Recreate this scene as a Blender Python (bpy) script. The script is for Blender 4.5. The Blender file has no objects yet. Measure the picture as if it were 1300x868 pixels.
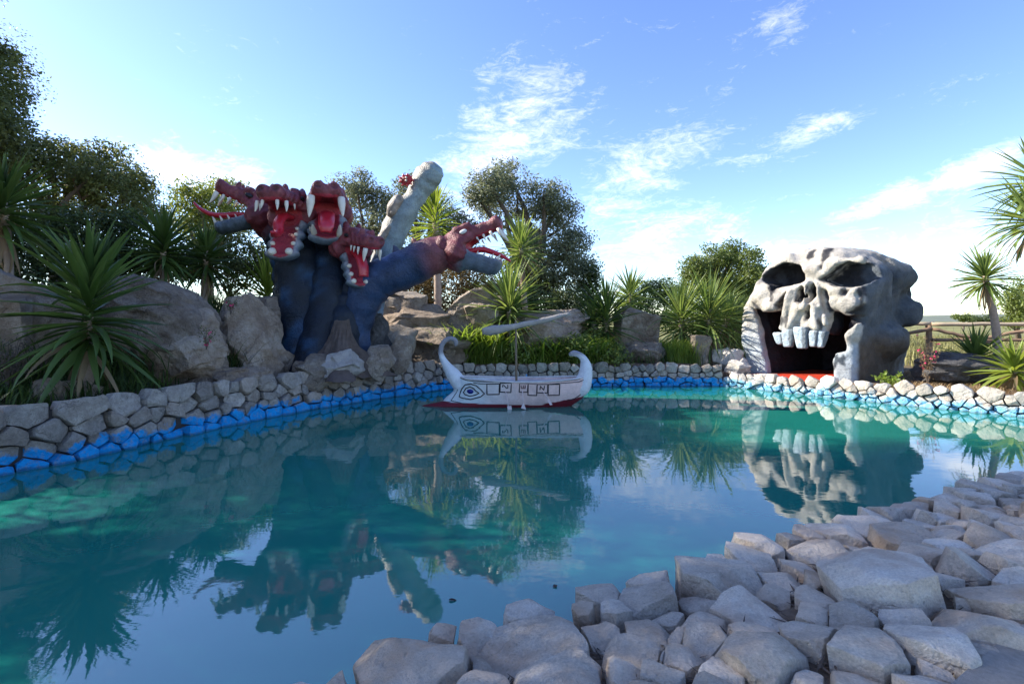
import bpy, bmesh, math, random
import numpy as np
from mathutils import Vector, Matrix, Euler

R = math.radians
scene = bpy.context.scene
COL = scene.collection
random.seed(7)
RNG = np.random.default_rng(11)

# ------------------------------------------------------------------ camera
CAMZ = 1.6
F = 640.0            # focal length in pixels of the 1300 px wide photograph
HOR = 408.0          # horizon row
cam_d = bpy.data.cameras.new('camera')
cam_d.sensor_width = 36.0
cam_d.lens = 36.0 * F / 1300.0
cam_d.shift_y = -(434.0 - HOR) / 1300.0
cam_d.clip_start = 0.05
cam_d.clip_end = 6000
cam = bpy.data.objects.new('camera', cam_d)
COL.objects.link(cam)
cam.location = (0, 0, CAMZ)
cam.rotation_euler = (R(90), 0, 0)
scene.camera = cam

# ------------------------------------------------------------------ light
SUN_AZ = -78.0       # degrees from +Y, negative = towards -X
SUN_EL = 33.0
sd = Vector((math.sin(R(SUN_AZ)) * math.cos(R(SUN_EL)), math.cos(R(SUN_AZ)) * math.cos(R(SUN_EL)), math.sin(R(SUN_EL))))
sun_d = bpy.data.lights.new('sun', 'SUN')
sun_d.energy = 2.7
sun_d.angle = R(0.5)
sun_d.color = (1.0, 0.93, 0.82)
sun = bpy.data.objects.new('sun', sun_d)
COL.objects.link(sun)
sun.rotation_euler = sd.to_track_quat('Z', 'Y').to_euler()
sun.location = (-20, 10, 25)

scene.view_settings.view_transform = 'Standard'
scene.view_settings.look = 'None'
scene.view_settings.gamma = 1
scene.view_settings.exposure = 2.1
scene.view_settings.use_curve_mapping = False
scene.cycles.use_denoising = True
scene.cycles.max_bounces = 8
scene.cycles.transparent_max_bounces = 6
scene.cycles.sample_clamp_indirect = 6


class NT:
    """small helper round a node tree"""
    def __init__(s, tree):
        s.t = tree
        tree.nodes.clear()

    def n(s, kind, **kw):
        nd = s.t.nodes.new(kind)
        for k, v in kw.items():
            if k in ('in_',):
                continue
            setattr(nd, k, v)
        return nd

    def link(s, a, b):
        s.t.links.new(a, b)

    def val(s, sock, v):
        if hasattr(v, 'is_linked') or isinstance(v, bpy.types.NodeSocket):
            s.t.links.new(v, sock)
        else:
            sock.default_value = v

    def math(s, op, a, b=None, c=None, clamp=False):
        nd = s.n('ShaderNodeMath', operation=op)
        nd.use_clamp = clamp
        s.val(nd.inputs[0], a)
        if b is not None:
            s.val(nd.inputs[1], b)
        if c is not None:
            s.val(nd.inputs[2], c)
        return nd.outputs[0]

    def mix(s, fac, a, b, kind='MIX'):
        nd = s.n('ShaderNodeMix', data_type='RGBA', blend_type=kind)
        s.val(nd.inputs['Factor'], fac)
        s.val(nd.inputs['A'], a if not isinstance(a, tuple) else tuple(a) + ((1,) if len(a) == 3 else ()))
        s.val(nd.inputs['B'], b if not isinstance(b, tuple) else tuple(b) + ((1,) if len(b) == 3 else ()))
        for o in nd.outputs:
            if o.type == 'RGBA':
                return o

    def noise(s, vec, scale, detail=4, rough=0.55, dist=0.0):
        nd = s.n('ShaderNodeTexNoise')
        if vec is not None:
            s.link(vec, nd.inputs['Vector'])
        nd.inputs['Scale'].default_value = scale
        nd.inputs['Detail'].default_value = detail
        nd.inputs['Roughness'].default_value = rough
        nd.inputs['Distortion'].default_value = dist
        return nd.outputs['Fac']

    def ramp(s, fac, stops):
        nd = s.n('ShaderNodeValToRGB')
        el = nd.color_ramp.elements
        while len(el) < len(stops):
            el.new(0.5)
        for e, (p, c) in zip(el, stops):
            e.position = p
            e.color = tuple(c) + (1,) if len(c) == 3 else c
        s.link(fac, nd.inputs['Fac'])
        return nd.outputs['Color']

    def maprange(s, v, a, b, c=0.0, d=1.0):
        nd = s.n('ShaderNodeMapRange')
        nd.clamp = True
        s.val(nd.inputs['Value'], v)
        nd.inputs['From Min'].default_value = a
        nd.inputs['From Max'].default_value = b
        nd.inputs['To Min'].default_value = c
        nd.inputs['To Max'].default_value = d
        return nd.outputs['Result']


def px_dir(px, py):
    az = math.atan((px - 650) / F)
    el = math.atan((HOR - py) / F * math.cos(az))
    return az, el


def build_world():
    w = bpy.data.worlds.new('World')
    scene.world = w
    w.use_nodes = True
    T = NT(w.node_tree)
    out = T.n('ShaderNodeOutputWorld')
    bg = T.n('ShaderNodeBackground')
    sky = T.n('ShaderNodeTexSky', sky_type='NISHITA')
    sky.sun_disc = False
    sky.sun_elevation = R(SUN_EL)
    sky.sun_rotation = R(SUN_AZ)
    sky.air_density = 0.9
    sky.dust_density = 0.25
    sky.ozone_density = 2.0
    tc = T.n('ShaderNodeTexCoord')
    sep = T.n('ShaderNodeSeparateXYZ')
    T.link(tc.outputs['Generated'], sep.inputs[0])
    x, y, z = sep.outputs
    az = T.math('ARCTAN2', x, y)
    el = T.math('ARCSINE', z)
    comb = T.n('ShaderNodeCombineXYZ')
    T.link(az, comb.inputs[0])
    T.link(el, comb.inputs[1])
    pos = comb.outputs[0]
    # wispy texture: noise stretched along a tilted direction and distorted
    mp = T.n('ShaderNodeMapping')
    mp.inputs['Rotation'].default_value = (0, 0, R(-28))
    mp.inputs['Scale'].default_value = (1.0, 2.6, 1)
    T.link(pos, mp.inputs['Vector'])
    wisp = T.noise(mp.outputs[0], 6.5, 10, 0.66, 1.3)
    mp2 = T.n('ShaderNodeMapping')
    mp2.inputs['Rotation'].default_value = (0, 0, R(-35))
    mp2.inputs['Scale'].default_value = (2.0, 5.0, 1)
    T.link(pos, mp2.inputs['Vector'])
    fine = T.noise(mp2.outputs[0], 13.0, 9, 0.72, 2.2)
    tex = T.math('ADD', T.math('MULTIPLY', wisp, 0.62), T.math('MULTIPLY', fine, 0.38))
    # clouds: soft elongated banks at their bearings and heights
    banks = [  # x0,y0, x1,y1 (axis ends), half width, strength
        (570, 262, 706, 108, 34, 0.50), (600, 240, 690, 160, 46, 0.30),
        (738, 268, 886, 168, 27, 0.46), (790, 240, 860, 190, 45, 0.20),
        (985, 186, 1072, 146, 12, 0.52), (900, 215, 1010, 172, 14, 0.24),
        (1070, 272, 1190, 236, 10, 0.58), (1190, 236, 1300, 188, 11, 0.60),
        (948, 42, 1045, -6, 15, 0.40), (600, 116, 635, 92, 10, 0.34),
        (745, 300, 960, 284, 20, 0.42), (760, 325, 900, 300, 16, 0.40),
        (165, 210, 320, 236, 16, 0.50), (215, 240, 330, 238, 14, 0.4),
        (1170, 338, 1330, 306, 18, 0.42), (860, 340, 1110, 302, 11, 0.40),
        (570, 30, 740, -60, 25, 0.10), (1080, 120, 1300, 60, 20, 0.06),
    ]
    total = None
    for (x0, y0, x1, y1, hw, st) in banks:
        a0, e0 = px_dir(x0, y0)
        a1, e1 = px_dir(x1, y1)
        cx, cy = (a0 + a1) / 2, (e0 + e1) / 2
        L = math.hypot(a1 - a0, e1 - e0) / 2
        ang = math.atan2(e1 - e0, a1 - a0)
        hwr = hw / F * math.cos(cx)
        m = T.n('ShaderNodeMapping', vector_type='TEXTURE')
        m.inputs['Location'].default_value = (cx, cy, 0)
        m.inputs['Rotation'].default_value = (0, 0, ang)
        m.inputs['Scale'].default_value = (L * 1.15, hwr * 1.5, 1)
        T.link(pos, m.inputs['Vector'])
        ln = T.n('ShaderNodeVectorMath', operation='LENGTH')
        T.link(m.outputs[0], ln.inputs[0])
        g = T.maprange(ln.outputs['Value'], 1.9, 0.0, 0.0, st * 1.3)
        total = g if total is None else T.math('MAXIMUM', total, g)
    # fair weather streaks over the whole dome
    amb = T.noise(pos, 1.7, 3, 0.5)
    amb = T.maprange(amb, 0.42, 0.75, 0.0, 0.15)
    total = T.math('ADD', total, amb)
    d = T.math('ADD', T.math('MULTIPLY', T.math('SUBTRACT', tex, 0.5), 2.3), total)
    cloud = T.maprange(d, 0.26, 1.0, 0.0, 0.92)
    cloud = T.math('POWER', cloud, 1.25)
    low = T.maprange(z, 0.0, 0.03, 0.0, 1.0)
    cloud = T.math('MULTIPLY', cloud, low)
    hsv = T.n('ShaderNodeHueSaturation')
    hsv.inputs['Saturation'].default_value = 1.14
    hsv.inputs['Hue'].default_value = 0.5145
    T.link(sky.outputs[0], hsv.inputs['Color'])
    bw = T.n('ShaderNodeRGBToBW')
    T.link(sky.outputs[0], bw.inputs[0])
    white = T.n('ShaderNodeCombineColor')
    br = T.math('ADD', T.math('MULTIPLY', bw.outputs[0], 0.6), 4.0)
    for i, k in enumerate((1.0, 1.0, 1.03)):
        T.link(T.math('MULTIPLY', br, k), white.inputs[i])
    colr = T.mix(cloud, hsv.outputs[0], white.outputs[0])
    T.link(colr, bg.inputs['Color'])
    bg.inputs['Strength'].default_value = 0.086
    T.link(bg.outputs[0], out.inputs[0])


build_world()


# ------------------------------------------------------------------ helpers
def P(px, py, Y):
    """point seen at a photo pixel at depth Y"""
    return Vector(((px - 650) / F * Y, Y, CAMZ - (py - HOR) / F * Y))


def fastmesh(name, V, Fc, rnd=None, col=None, smooth=False, sharp=None):
    V = np.asarray(V, dtype=np.float32)
    Fc = np.asarray(Fc, dtype=np.int32)
    me = bpy.data.meshes.new(name)
    m, k = Fc.shape
    me.vertices.add(len(V))
    me.vertices.foreach_set('co', V.ravel())
    me.loops.add(m * k)
    me.loops.foreach_set('vertex_index', Fc.ravel())
    me.polygons.add(m)
    me.polygons.foreach_set('loop_start', np.arange(m, dtype=np.int32) * k)
    me.polygons.foreach_set('loop_total', np.full(m, k, dtype=np.int32))
    if smooth:
        me.polygons.foreach_set('use_smooth', np.ones(m, dtype=bool))
    me.update(calc_edges=True)
    me.validate()
    if rnd is not None:
        at = me.attributes.new('rnd', 'FLOAT', 'FACE')
        at.data.foreach_set('value', np.asarray(rnd, dtype=np.float32))
    if col is not None:
        at = me.attributes.new('Col', 'FLOAT_COLOR', 'POINT')
        c = np.ones((len(V), 4), dtype=np.float32)
        c[:, :3] = col
        at.data.foreach_set('color', c.ravel())
    if sharp is not None:
        me.set_sharp_from_angle(angle=R(sharp))
    return me


def ob(name, me, mat=None, parent=None, mw=None):
    o = bpy.data.objects.new(name, me)
    COL.objects.link(o)
    if mat is not None and me is not None and len(me.materials) == 0:
        me.materials.append(mat)
    if parent is not None:
        o.parent = parent
    if mw is not None:
        o.matrix_local = mw
    return o


def empty(name, loc=(0, 0, 0), rotz=0.0):
    o = bpy.data.objects.new(name, None)
    COL.objects.link(o)
    o.location = loc
    o.rotation_euler = (0, 0, rotz)
    o.empty_display_size = 0.2
    return o


def tag(o, label=None, cat=None, group=None, kind=None):
    if label:
        o['label'] = label
    if cat:
        o['category'] = cat
    if group:
        o['group'] = group
    if kind:
        o['kind'] = kind
    return o


def hash3(ix, iy, iz, seed):
    h = (ix.astype(np.int64) * 374761393 + iy.astype(np.int64) * 668265263 + iz.astype(np.int64) * 2147483647 + seed * 1274126177) & 0xFFFFFFFF
    h = ((h ^ (h >> 13)) * 1274126177) & 0xFFFFFFFF
    h = (h ^ (h >> 16)) & 0xFFFFFFFF
    return h.astype(np.float32) / np.float32(4294967295.0)


def vnoise(x, y, z, seed=0):
    x = np.asarray(x, dtype=np.float32); y = np.asarray(y, dtype=np.float32); z = np.asarray(z, dtype=np.float32)
    x, y, z = np.broadcast_arrays(x, y, z)
    ix, iy, iz = np.floor(x), np.floor(y), np.floor(z)
    fx, fy, fz = x - ix, y - iy, z - iz
    fx = fx * fx * (3 - 2 * fx); fy = fy * fy * (3 - 2 * fy); fz = fz * fz * (3 - 2 * fz)
    r = 0
    for dx in (0, 1):
        wx = fx if dx else 1 - fx
        for dy in (0, 1):
            wy = fy if dy else 1 - fy
            for dz in (0, 1):
                wz = fz if dz else 1 - fz
                r = r + wx * wy * wz * hash3(ix + dx, iy + dy, iz + dz, seed)
    return r * 2 - 1


def fbm(x, y, z, seed=0, octv=3):
    r, a, s = 0, 0.5, 1.0
    for i in range(octv):
        r = r + a * vnoise(x * s, y * s, z * s, seed + i * 17)
        a *= 0.5
        s *= 2.03
    return r


def sstep(a, b, x):
    t = np.clip((np.asarray(x, dtype=float) - a) / (b - a), 0, 1)
    return t * t * (3 - 2 * t)


def smin(a, b, k):
    h = np.clip(0.5 + 0.5 * (b - a) / k, 0, 1)
    return b * (1 - h) + a * h - k * h * (1 - h)


def smax(a, b, k):
    return -smin(-a, -b, k)


def sd_ell(X, Y, Z, c, r):
    x, y, z = (X - c[0]) / r[0], (Y - c[1]) / r[1], (Z - c[2]) / r[2]
    k0 = np.sqrt(x * x + y * y + z * z) + 1e-6
    k1 = np.sqrt((x / r[0]) ** 2 + (y / r[1]) ** 2 + (z / r[2]) ** 2) + 1e-6
    return k0 * (k0 - 1) / k1


def sd_cap(X, Y, Z, a, b, ra, rb, sy=1.0, sz=1.0):
    ax, ay, az = a
    bx, by, bz = b[0] - ax, b[1] - ay, b[2] - az
    px, py, pz = X - ax, Y - ay, Z - az
    t = np.clip((px * bx + py * by / sy ** 2 + pz * bz / sz ** 2) / (bx * bx + by * by / sy ** 2 + bz * bz / sz ** 2 + 1e-9), 0, 1)
    dx, dy, dz = px - t * bx, (py - t * by) / sy, (pz - t * bz) / sz
    return (np.sqrt(dx * dx + dy * dy + dz * dz) - (ra + (rb - ra) * t)) * min(sy, sz, 1.0)


def sd_rbox(X, Y, Z, c, h, r):
    x, y, z = np.abs(X - c[0]) - h[0] + r, np.abs(Y - c[1]) - h[1] + r, np.abs(Z - c[2]) - h[2] + r
    return np.sqrt(np.maximum(x, 0) ** 2 + np.maximum(y, 0) ** 2 + np.maximum(z, 0) ** 2) + np.minimum(np.maximum(x, np.maximum(y, z)), 0) - r


def sd_poly(U, W, pts):
    """signed distance to a 2-D polygon, negative inside"""
    d = np.full(U.shape, 1e9)
    s = np.zeros(U.shape, dtype=bool)
    n = len(pts)
    for i in range(n):
        ax, ay = pts[i]
        bx, by = pts[(i + 1) % n]
        ex, ey = bx - ax, by - ay
        wx, wy = U - ax, W - ay
        t = np.clip((wx * ex + wy * ey) / (ex * ex + ey * ey + 1e-12), 0, 1)
        d = np.minimum(d, (wx - ex * t) ** 2 + (wy - ey * t) ** 2)
        c = ((ay > W) != (by > W)) & (U < (bx - ax) * (W - ay) / ((by - ay) if abs(by - ay) > 1e-12 else 1e-12) + ax)
        s ^= c
    d = np.sqrt(d)
    return np.where(s, -d, d)


def grid3(lo, hi, h):
    ax = [np.arange(lo[i] - 2 * h, hi[i] + 2.5 * h, h, dtype=np.float32) for i in range(3)]
    return np.meshgrid(*ax, indexing='ij')


def surface_nets(vals, lo, h):
    nx, ny, nz = vals.shape
    ins = vals < 0
    c = np.zeros((nx - 1, ny - 1, nz - 1), dtype=np.int8)
    for dx in (0, 1):
        for dy in (0, 1):
            for dz in (0, 1):
                c += ins[dx:nx - 1 + dx, dy:ny - 1 + dy, dz:nz - 1 + dz]
    act = (c > 0) & (c < 8)
    I, J, K = np.nonzero(act)
    idx = -np.ones(act.shape, dtype=np.int64)
    idx[I, J, K] = np.arange(len(I))
    acc = np.zeros((len(I), 3))
    cnt = np.zeros(len(I))
    cor = [(0, 0, 0), (1, 0, 0), (0, 1, 0), (1, 1, 0), (0, 0, 1), (1, 0, 1), (0, 1, 1), (1, 1, 1)]
    edges = [(0, 1), (2, 3), (4, 5), (6, 7), (0, 2), (1, 3), (4, 6), (5, 7), (0, 4), (1, 5), (2, 6), (3, 7)]
    cv = [vals[I + a, J + b, K + d] for a, b, d in cor]
    for a, b in edges:
        va, vb = cv[a], cv[b]
        m = (va < 0) != (vb < 0)
        t = np.where(m, va / np.where(m, va - vb, 1), 0)
        pa, pb = np.array(cor[a]), np.array(cor[b])
        p = pa[None, :] + t[:, None] * (pb - pa)[None, :]
        acc[m] += p[m]
        cnt[m] += 1
    V = (np.stack([I, J, K], 1) + acc / np.maximum(cnt, 1)[:, None]) * h + np.asarray(lo) - 2 * h
    Q = []
    for axis in range(3):
        a = [slice(None)] * 3
        b = [slice(None)] * 3
        a[axis] = slice(0, -1)
        b[axis] = slice(1, None)
        ia, ib = ins[tuple(a)], ins[tuple(b)]
        ch = ia != ib
        e = np.nonzero(ch)
        o1, o2 = (axis + 1) % 3, (axis + 2) % 3
        ok = (e[o1] > 0) & (e[o2] > 0) & (e[o1] < vals.shape[o1] - 1) & (e[o2] < vals.shape[o2] - 1)
        e = [q[ok] for q in e]
        fl = ia[tuple(e)]

        def cell(d1, d2):
            q = [None] * 3
            q[axis] = e[axis]
            q[o1] = e[o1] + d1
            q[o2] = e[o2] + d2
            return idx[tuple(q)]
        q = np.stack([cell(-1, -1), cell(0, -1), cell(0, 0), cell(-1, 0)], 1)
        q[~fl] = q[~fl][:, ::-1]
        Q.append(q)
    return V, np.concatenate(Q, 0)


def tube(pts, radii, sides=10, sy=1.0, cap=True, up=(0, 0, 1)):
    """swept tube: returns V, F(quads)"""
    pts = [Vector(p) for p in pts]
    n = len(pts)
    V, Fc = [], []
    t0 = (pts[1] - pts[0]).normalized()
    upv = Vector(up)
    nrm = upv - t0 * upv.dot(t0)
    if nrm.length < 1e-3:
        nrm = Vector((1, 0, 0)) - t0 * t0.x
    nrm.normalize()
    for i in range(n):
        t = (pts[min(i + 1, n - 1)] - pts[max(i - 1, 0)]).normalized()
        nrm = (nrm - t * nrm.dot(t)).normalized()
        bn = t.cross(nrm)
        for k in range(sides):
            a = 2 * math.pi * k / sides
            V.append(pts[i] + nrm * (math.cos(a) * radii[i]) + bn * (math.sin(a) * radii[i] * sy))
    for i in range(n - 1):
        for k in range(sides):
            a, b = i * sides + k, i * sides + (k + 1) % sides
            Fc.append((a, b, b + sides, a + sides))
    if cap:
        for ring, flip in ((0, True), (n - 1, False)):
            c = len(V)
            V.append(pts[ring])
            for k in range(0, sides, 1):
                a, b = ring * sides + k, ring * sides + (k + 1) % sides
                q = (a, b, c, c)
                Fc.append((b, a, c, c) if flip else q)
    # degenerate quads at the caps are split to triangles by validate(); rebuild them cleanly
    V = np.array([tuple(v) for v in V])
    return V, Fc


def spline(pts, n):
    """Catmull-Rom through points (any dimension), n samples"""
    p = np.asarray(pts, dtype=float)
    p = np.vstack([2 * p[0] - p[1], p, 2 * p[-1] - p[-2]])
    m = len(p) - 3
    out = []
    for q in np.linspace(0, m - 1e-6, n):
        i = int(q)
        t = q - i
        a, b, c, d = p[i], p[i + 1], p[i + 2], p[i + 3]
        out.append(0.5 * (2 * b + (c - a) * t + (2 * a - 5 * b + 4 * c - d) * t * t + (3 * b - a - 3 * c + d) * t ** 3))
    return np.array(out)


def pymesh(name, V, Fc, col=None, smooth=True, sharp=None):
    me = bpy.data.meshes.new(name)
    faces = []
    for f in Fc:
        g = []
        for i in f:
            i = int(i)
            if not g or g[-1] != i:
                g.append(i)
        if g[0] == g[-1]:
            g.pop()
        if len(g) >= 3:
            faces.append(g)
    me.from_pydata([tuple(map(float, v)) for v in V], [], faces)
    if smooth:
        me.polygons.foreach_set('use_smooth', np.ones(len(me.polygons), dtype=bool))
    if col is not None:
        at = me.attributes.new('Col', 'FLOAT_COLOR', 'POINT')
        c = np.ones((len(V), 4), dtype=np.float32)
        c[:, :3] = col
        at.data.foreach_set('color', c.ravel())
    me.update()
    if sharp is not None:
        me.set_sharp_from_angle(angle=R(sharp))
    return me


def merge(parts):
    V, Fc, o = [], [], 0
    for v, f in parts:
        V.append(np.asarray(v))
        Fc += [tuple(int(i) + o for i in q) for q in f]
        o += len(v)
    return np.vstack(V), Fc


# ------------------------------------------------------------------ materials
M = {}


def newmat(name):
    m = bpy.data.materials.new(name)
    m.use_nodes = True
    T = NT(m.node_tree)
    out = T.n('ShaderNodeOutputMaterial')
    return m, T, out


def principled(T, out, rough=0.6, spec=0.4):
    b = T.n('ShaderNodeBsdfPrincipled')
    b.inputs['Roughness'].default_value = rough
    b.inputs['Specular IOR Level'].default_value = spec
    T.link(b.outputs[0], out.inputs[0])
    return b


def bump(T, b, height, strength, dist=0.02):
    n = T.n('ShaderNodeBump')
    n.inputs['Strength'].default_value = strength
    n.inputs['Distance'].default_value = dist
    T.link(height, n.inputs['Height'])
    T.link(n.outputs[0], b.inputs['Normal'])
    return n


def rock_mat(name, dark, mid, pale, scale=3.0, pits=0.5, paint=None, band=(0.13, 0.09), stain=None, bstr=0.6, bdist=0.06, crack=0.5):
    """limestone: mottled colour, pits and cracks; paint = colour brushed on below a height above the water"""
    m, T, out = newmat(name)
    b = principled(T, out, 0.85, 0.25)
    geo = T.n('ShaderNodeNewGeometry')
    pos = geo.outputs['Position']
    oi = T.n('ShaderNodeObjectInfo')
    n1 = T.noise(pos, scale, 6, 0.62)
    n2 = T.noise(pos, scale * 5.5, 5, 0.65)
    c = T.ramp(T.math('ADD', T.math('MULTIPLY', n1, 0.65), T.math('MULTIPLY', n2, 0.35)), [(0.30, dark), (0.5, mid), (0.68, pale)])
    n3 = T.noise(pos, scale * 26, 4, 0.75)
    gv = T.maprange(n3, 0.3, 0.7, 0.80, 1.24)
    gc = T.n('ShaderNodeCombineColor')
    for i in range(3):
        T.link(gv, gc.inputs[i])
    c = T.mix(1.0, c, gc.outputs[0], 'MULTIPLY')
    if stain:
        ns = T.noise(pos, scale * 0.9, 4, 0.6, 0.4)
        c = T.mix(T.maprange(ns, 0.50, 0.66, 0, 0.7), c, stain)
    tint = T.math('FRACT', T.math('MULTIPLY', oi.outputs['Random'], 7.31))
    c = T.mix(T.maprange(tint, 0.35, 1.0, 0.0, 0.4), c, tuple(mid[i] * (1.0, 0.82, 0.66)[i] for i in range(3)))
    var = T.maprange(oi.outputs['Random'], 0, 1, 0.70, 1.18)
    vc = T.n('ShaderNodeCombineColor')
    for i in range(3):
        T.link(var, vc.inputs[i])
    c = T.mix(1.0, c, vc.outputs[0], 'MULTIPLY')
    vor = T.n('ShaderNodeTexVoronoi', feature='F1')
    vor.inputs['Scale'].default_value = scale * 9
    T.link(pos, vor.inputs['Vector'])
    pit = T.maprange(vor.outputs['Distance'], 0.0, 0.28, 0, 1)
    pm = T.maprange(T.noise(pos, scale * 1.6, 3, 0.5), 0.5, 0.62, 0, 1)
    pit = T.math('SUBTRACT', 1.0, T.math('MULTIPLY', T.math('SUBTRACT', 1.0, pit), T.math('MULTIPLY', pm, pits)))
    pcol = T.n('ShaderNodeCombineColor')
    pd = T.maprange(pit, 0, 1, 0.35, 1)
    for i in range(3):
        T.link(pd, pcol.inputs[i])
    c = T.mix(1.0, c, pcol.outputs[0], 'MULTIPLY')
    # hairline cracks: edges of a warped cell pattern
    wn = T.n('ShaderNodeTexNoise')
    wn.inputs['Scale'].default_value = scale * 1.1
    wn.inputs['Detail'].default_value = 4
    T.link(pos, wn.inputs['Vector'])
    wv = T.n('ShaderNodeVectorMath', operation='MULTIPLY_ADD')
    T.link(wn.outputs['Color'], wv.inputs[0])
    wv.inputs[1].default_value = (0.5, 0.5, 0.5)
    T.link(pos, wv.inputs[2])
    ve = T.n('ShaderNodeTexVoronoi', feature='DISTANCE_TO_EDGE')
    ve.inputs['Scale'].default_value = scale * 0.95
    T.link(wv.outputs[0], ve.inputs['Vector'])
    ck = T.maprange(ve.outputs['Distance'], 0.0, 0.035, 0, 1)
    ckm = T.maprange(T.noise(pos, scale * 0.8, 2, 0.5), 0.45, 0.6, 0, crack)
    ck = T.math('SUBTRACT', 1.0, T.math('MULTIPLY', T.math('SUBTRACT', 1.0, ck), ckm))
    cc = T.n('ShaderNodeCombineColor')
    cd = T.maprange(ck, 0, 1, 0.3, 1)
    for i in range(3):
        T.link(cd, cc.inputs[i])
    c = T.mix(1.0, c, cc.outputs[0], 'MULTIPLY')
    if paint:
        sep = T.n('ShaderNodeSeparateXYZ')
        T.link(pos, sep.inputs[0])
        nz = T.noise(pos, 4.0, 4, 0.6)
        edge = T.math('ADD', sep.outputs[2], T.math('MULTIPLY', T.math('SUBTRACT', nz, 0.5), -0.50))
        f = T.maprange(edge, band[0] + band[1] * 0.5, band[0] - band[1] * 0.5, 0, 1)
        wear = T.maprange(T.noise(pos, 17, 4, 0.7), 0.30, 0.5, paint[1], 1)
        f = T.math('MULTIPLY', f, wear)
        pc = T.mix(T.noise(pos, 6, 3, 0.6), tuple(q * 0.62 for q in paint[0]), tuple(min(1, q * 1.25) for q in paint[0]))
        c = T.mix(f, c, pc)
    sz = T.n('ShaderNodeSeparateXYZ')
    T.link(pos, sz.inputs[0])
    wet = T.maprange(T.math('ADD', sz.outputs[2], T.math('MULTIPLY', T.noise(pos, 9, 2, 0.5), -0.03)), 0.022, 0.0, 0, 1)
    c = T.mix(T.math('MULTIPLY', wet, 0.55), c, (0.04, 0.045, 0.04))
    T.link(T.maprange(wet, 0, 1, 0.85, 0.25), b.inputs['Roughness'])
    T.link(c, b.inputs['Base Color'])
    h = T.math('ADD', T.math('MULTIPLY', T.noise(pos, scale * 4, 8, 0.68), 1.0), T.math('ADD', T.math('MULTIPLY', pit, 0.35), T.math('MULTIPLY', ck, 0.35)))
    h = T.math('ADD', h, T.math('MULTIPLY', n3, 0.22))
    bump(T, b, h, bstr, bdist)
    M[name] = m
    return m


rock_mat('bank_stone', (0.54, 0.43, 0.32), (0.76, 0.65, 0.51), (0.88, 0.79, 0.66), 3.2, 0.45, stain=(0.58, 0.41, 0.28), bstr=1.0, bdist=0.07, crack=0.22)
rock_mat('wall_stone', (0.20, 0.175, 0.15), (0.38, 0.34, 0.295), (0.58, 0.53, 0.46), 4.5, 0.8, paint=((0.01, 0.38, 0.92), 0.45), band=(0.20, 0.05), bstr=0.9, bdist=0.08)
rock_mat('sunny_stone', (0.40, 0.35, 0.29), (0.56, 0.51, 0.44), (0.70, 0.66, 0.58), 4.0, 0.6, paint=((0.22, 0.55, 0.76), 0.05), band=(0.15, 0.10), bstr=0.8, bdist=0.06)
rock_mat('boulder_stone', (0.20, 0.15, 0.105), (0.42, 0.335, 0.255), (0.62, 0.55, 0.46), 2.2, 0.8, stain=(0.20, 0.14, 0.10), bstr=1.0, bdist=0.16, crack=0.5)
rock_mat('tan_stone', (0.24, 0.19, 0.14), (0.38, 0.31, 0.24), (0.52, 0.46, 0.38), 2.4, 0.6, bstr=1.0, bdist=0.14, crack=0.5)
rock_mat('dark_stone', (0.05, 0.045, 0.045), (0.11, 0.105, 0.10), (0.22, 0.21, 0.20), 3.0, 0.9, bstr=1.0, bdist=0.14)


def simple(name, col, rough=0.6, spec=0.4, var=0.25, scale=6, bstr=0.15, metallic=0.0):
    m, T, out = newmat(name)
    b = principled(T, out, rough, spec)
    geo = T.n('ShaderNodeNewGeometry')
    n1 = T.noise(geo.outputs['Position'], scale, 5, 0.6)
    c = T.mix(n1, tuple(q * (1 - var) for q in col), tuple(min(1, q * (1 + var)) for q in col))
    T.link(c, b.inputs['Base Color'])
    b.inputs['Metallic'].default_value = metallic
    if bstr:
        bump(T, b, T.noise(geo.outputs['Position'], scale * 5, 5, 0.6), bstr, 0.02)
    M[name] = m
    return m


def painted(name, rough=0.5, spec=0.4, scale=5, var=0.35, bstr=0.25):
    """paint whose colours vary over the sculpture (stored per vertex), brushed and weathered"""
    m, T, out = newmat(name)
    b = principled(T, out, rough, spec)
    at = T.n('ShaderNodeAttribute', attribute_name='Col')
    tc = T.n('ShaderNodeTexCoord')
    geo = T.n('ShaderNodeNewGeometry')
    n1 = T.noise(geo.outputs['Position'], scale, 6, 0.65)
    n2 = T.noise(geo.outputs['Position'], scale * 6, 4, 0.6)
    f = T.math('ADD', T.math('MULTIPLY', n1, 0.7), T.math('MULTIPLY', n2, 0.3))
    v = T.maprange(f, 0.3, 0.7, 1 - var, 1 + var * 0.7)
    vc = T.n('ShaderNodeCombineColor')
    for i in range(3):
        T.link(v, vc.inputs[i])
    c = T.mix(1.0, at.outputs['Color'], vc.outputs[0], 'MULTIPLY')
    T.link(c, b.inputs['Base Color'])
    bump(T, b, T.math('ADD', T.noise(geo.outputs['Position'], scale * 3, 7, 0.65), T.math('MULTIPLY', n2, 0.3)), bstr, 0.03)
    M[name] = m
    return m


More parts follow.
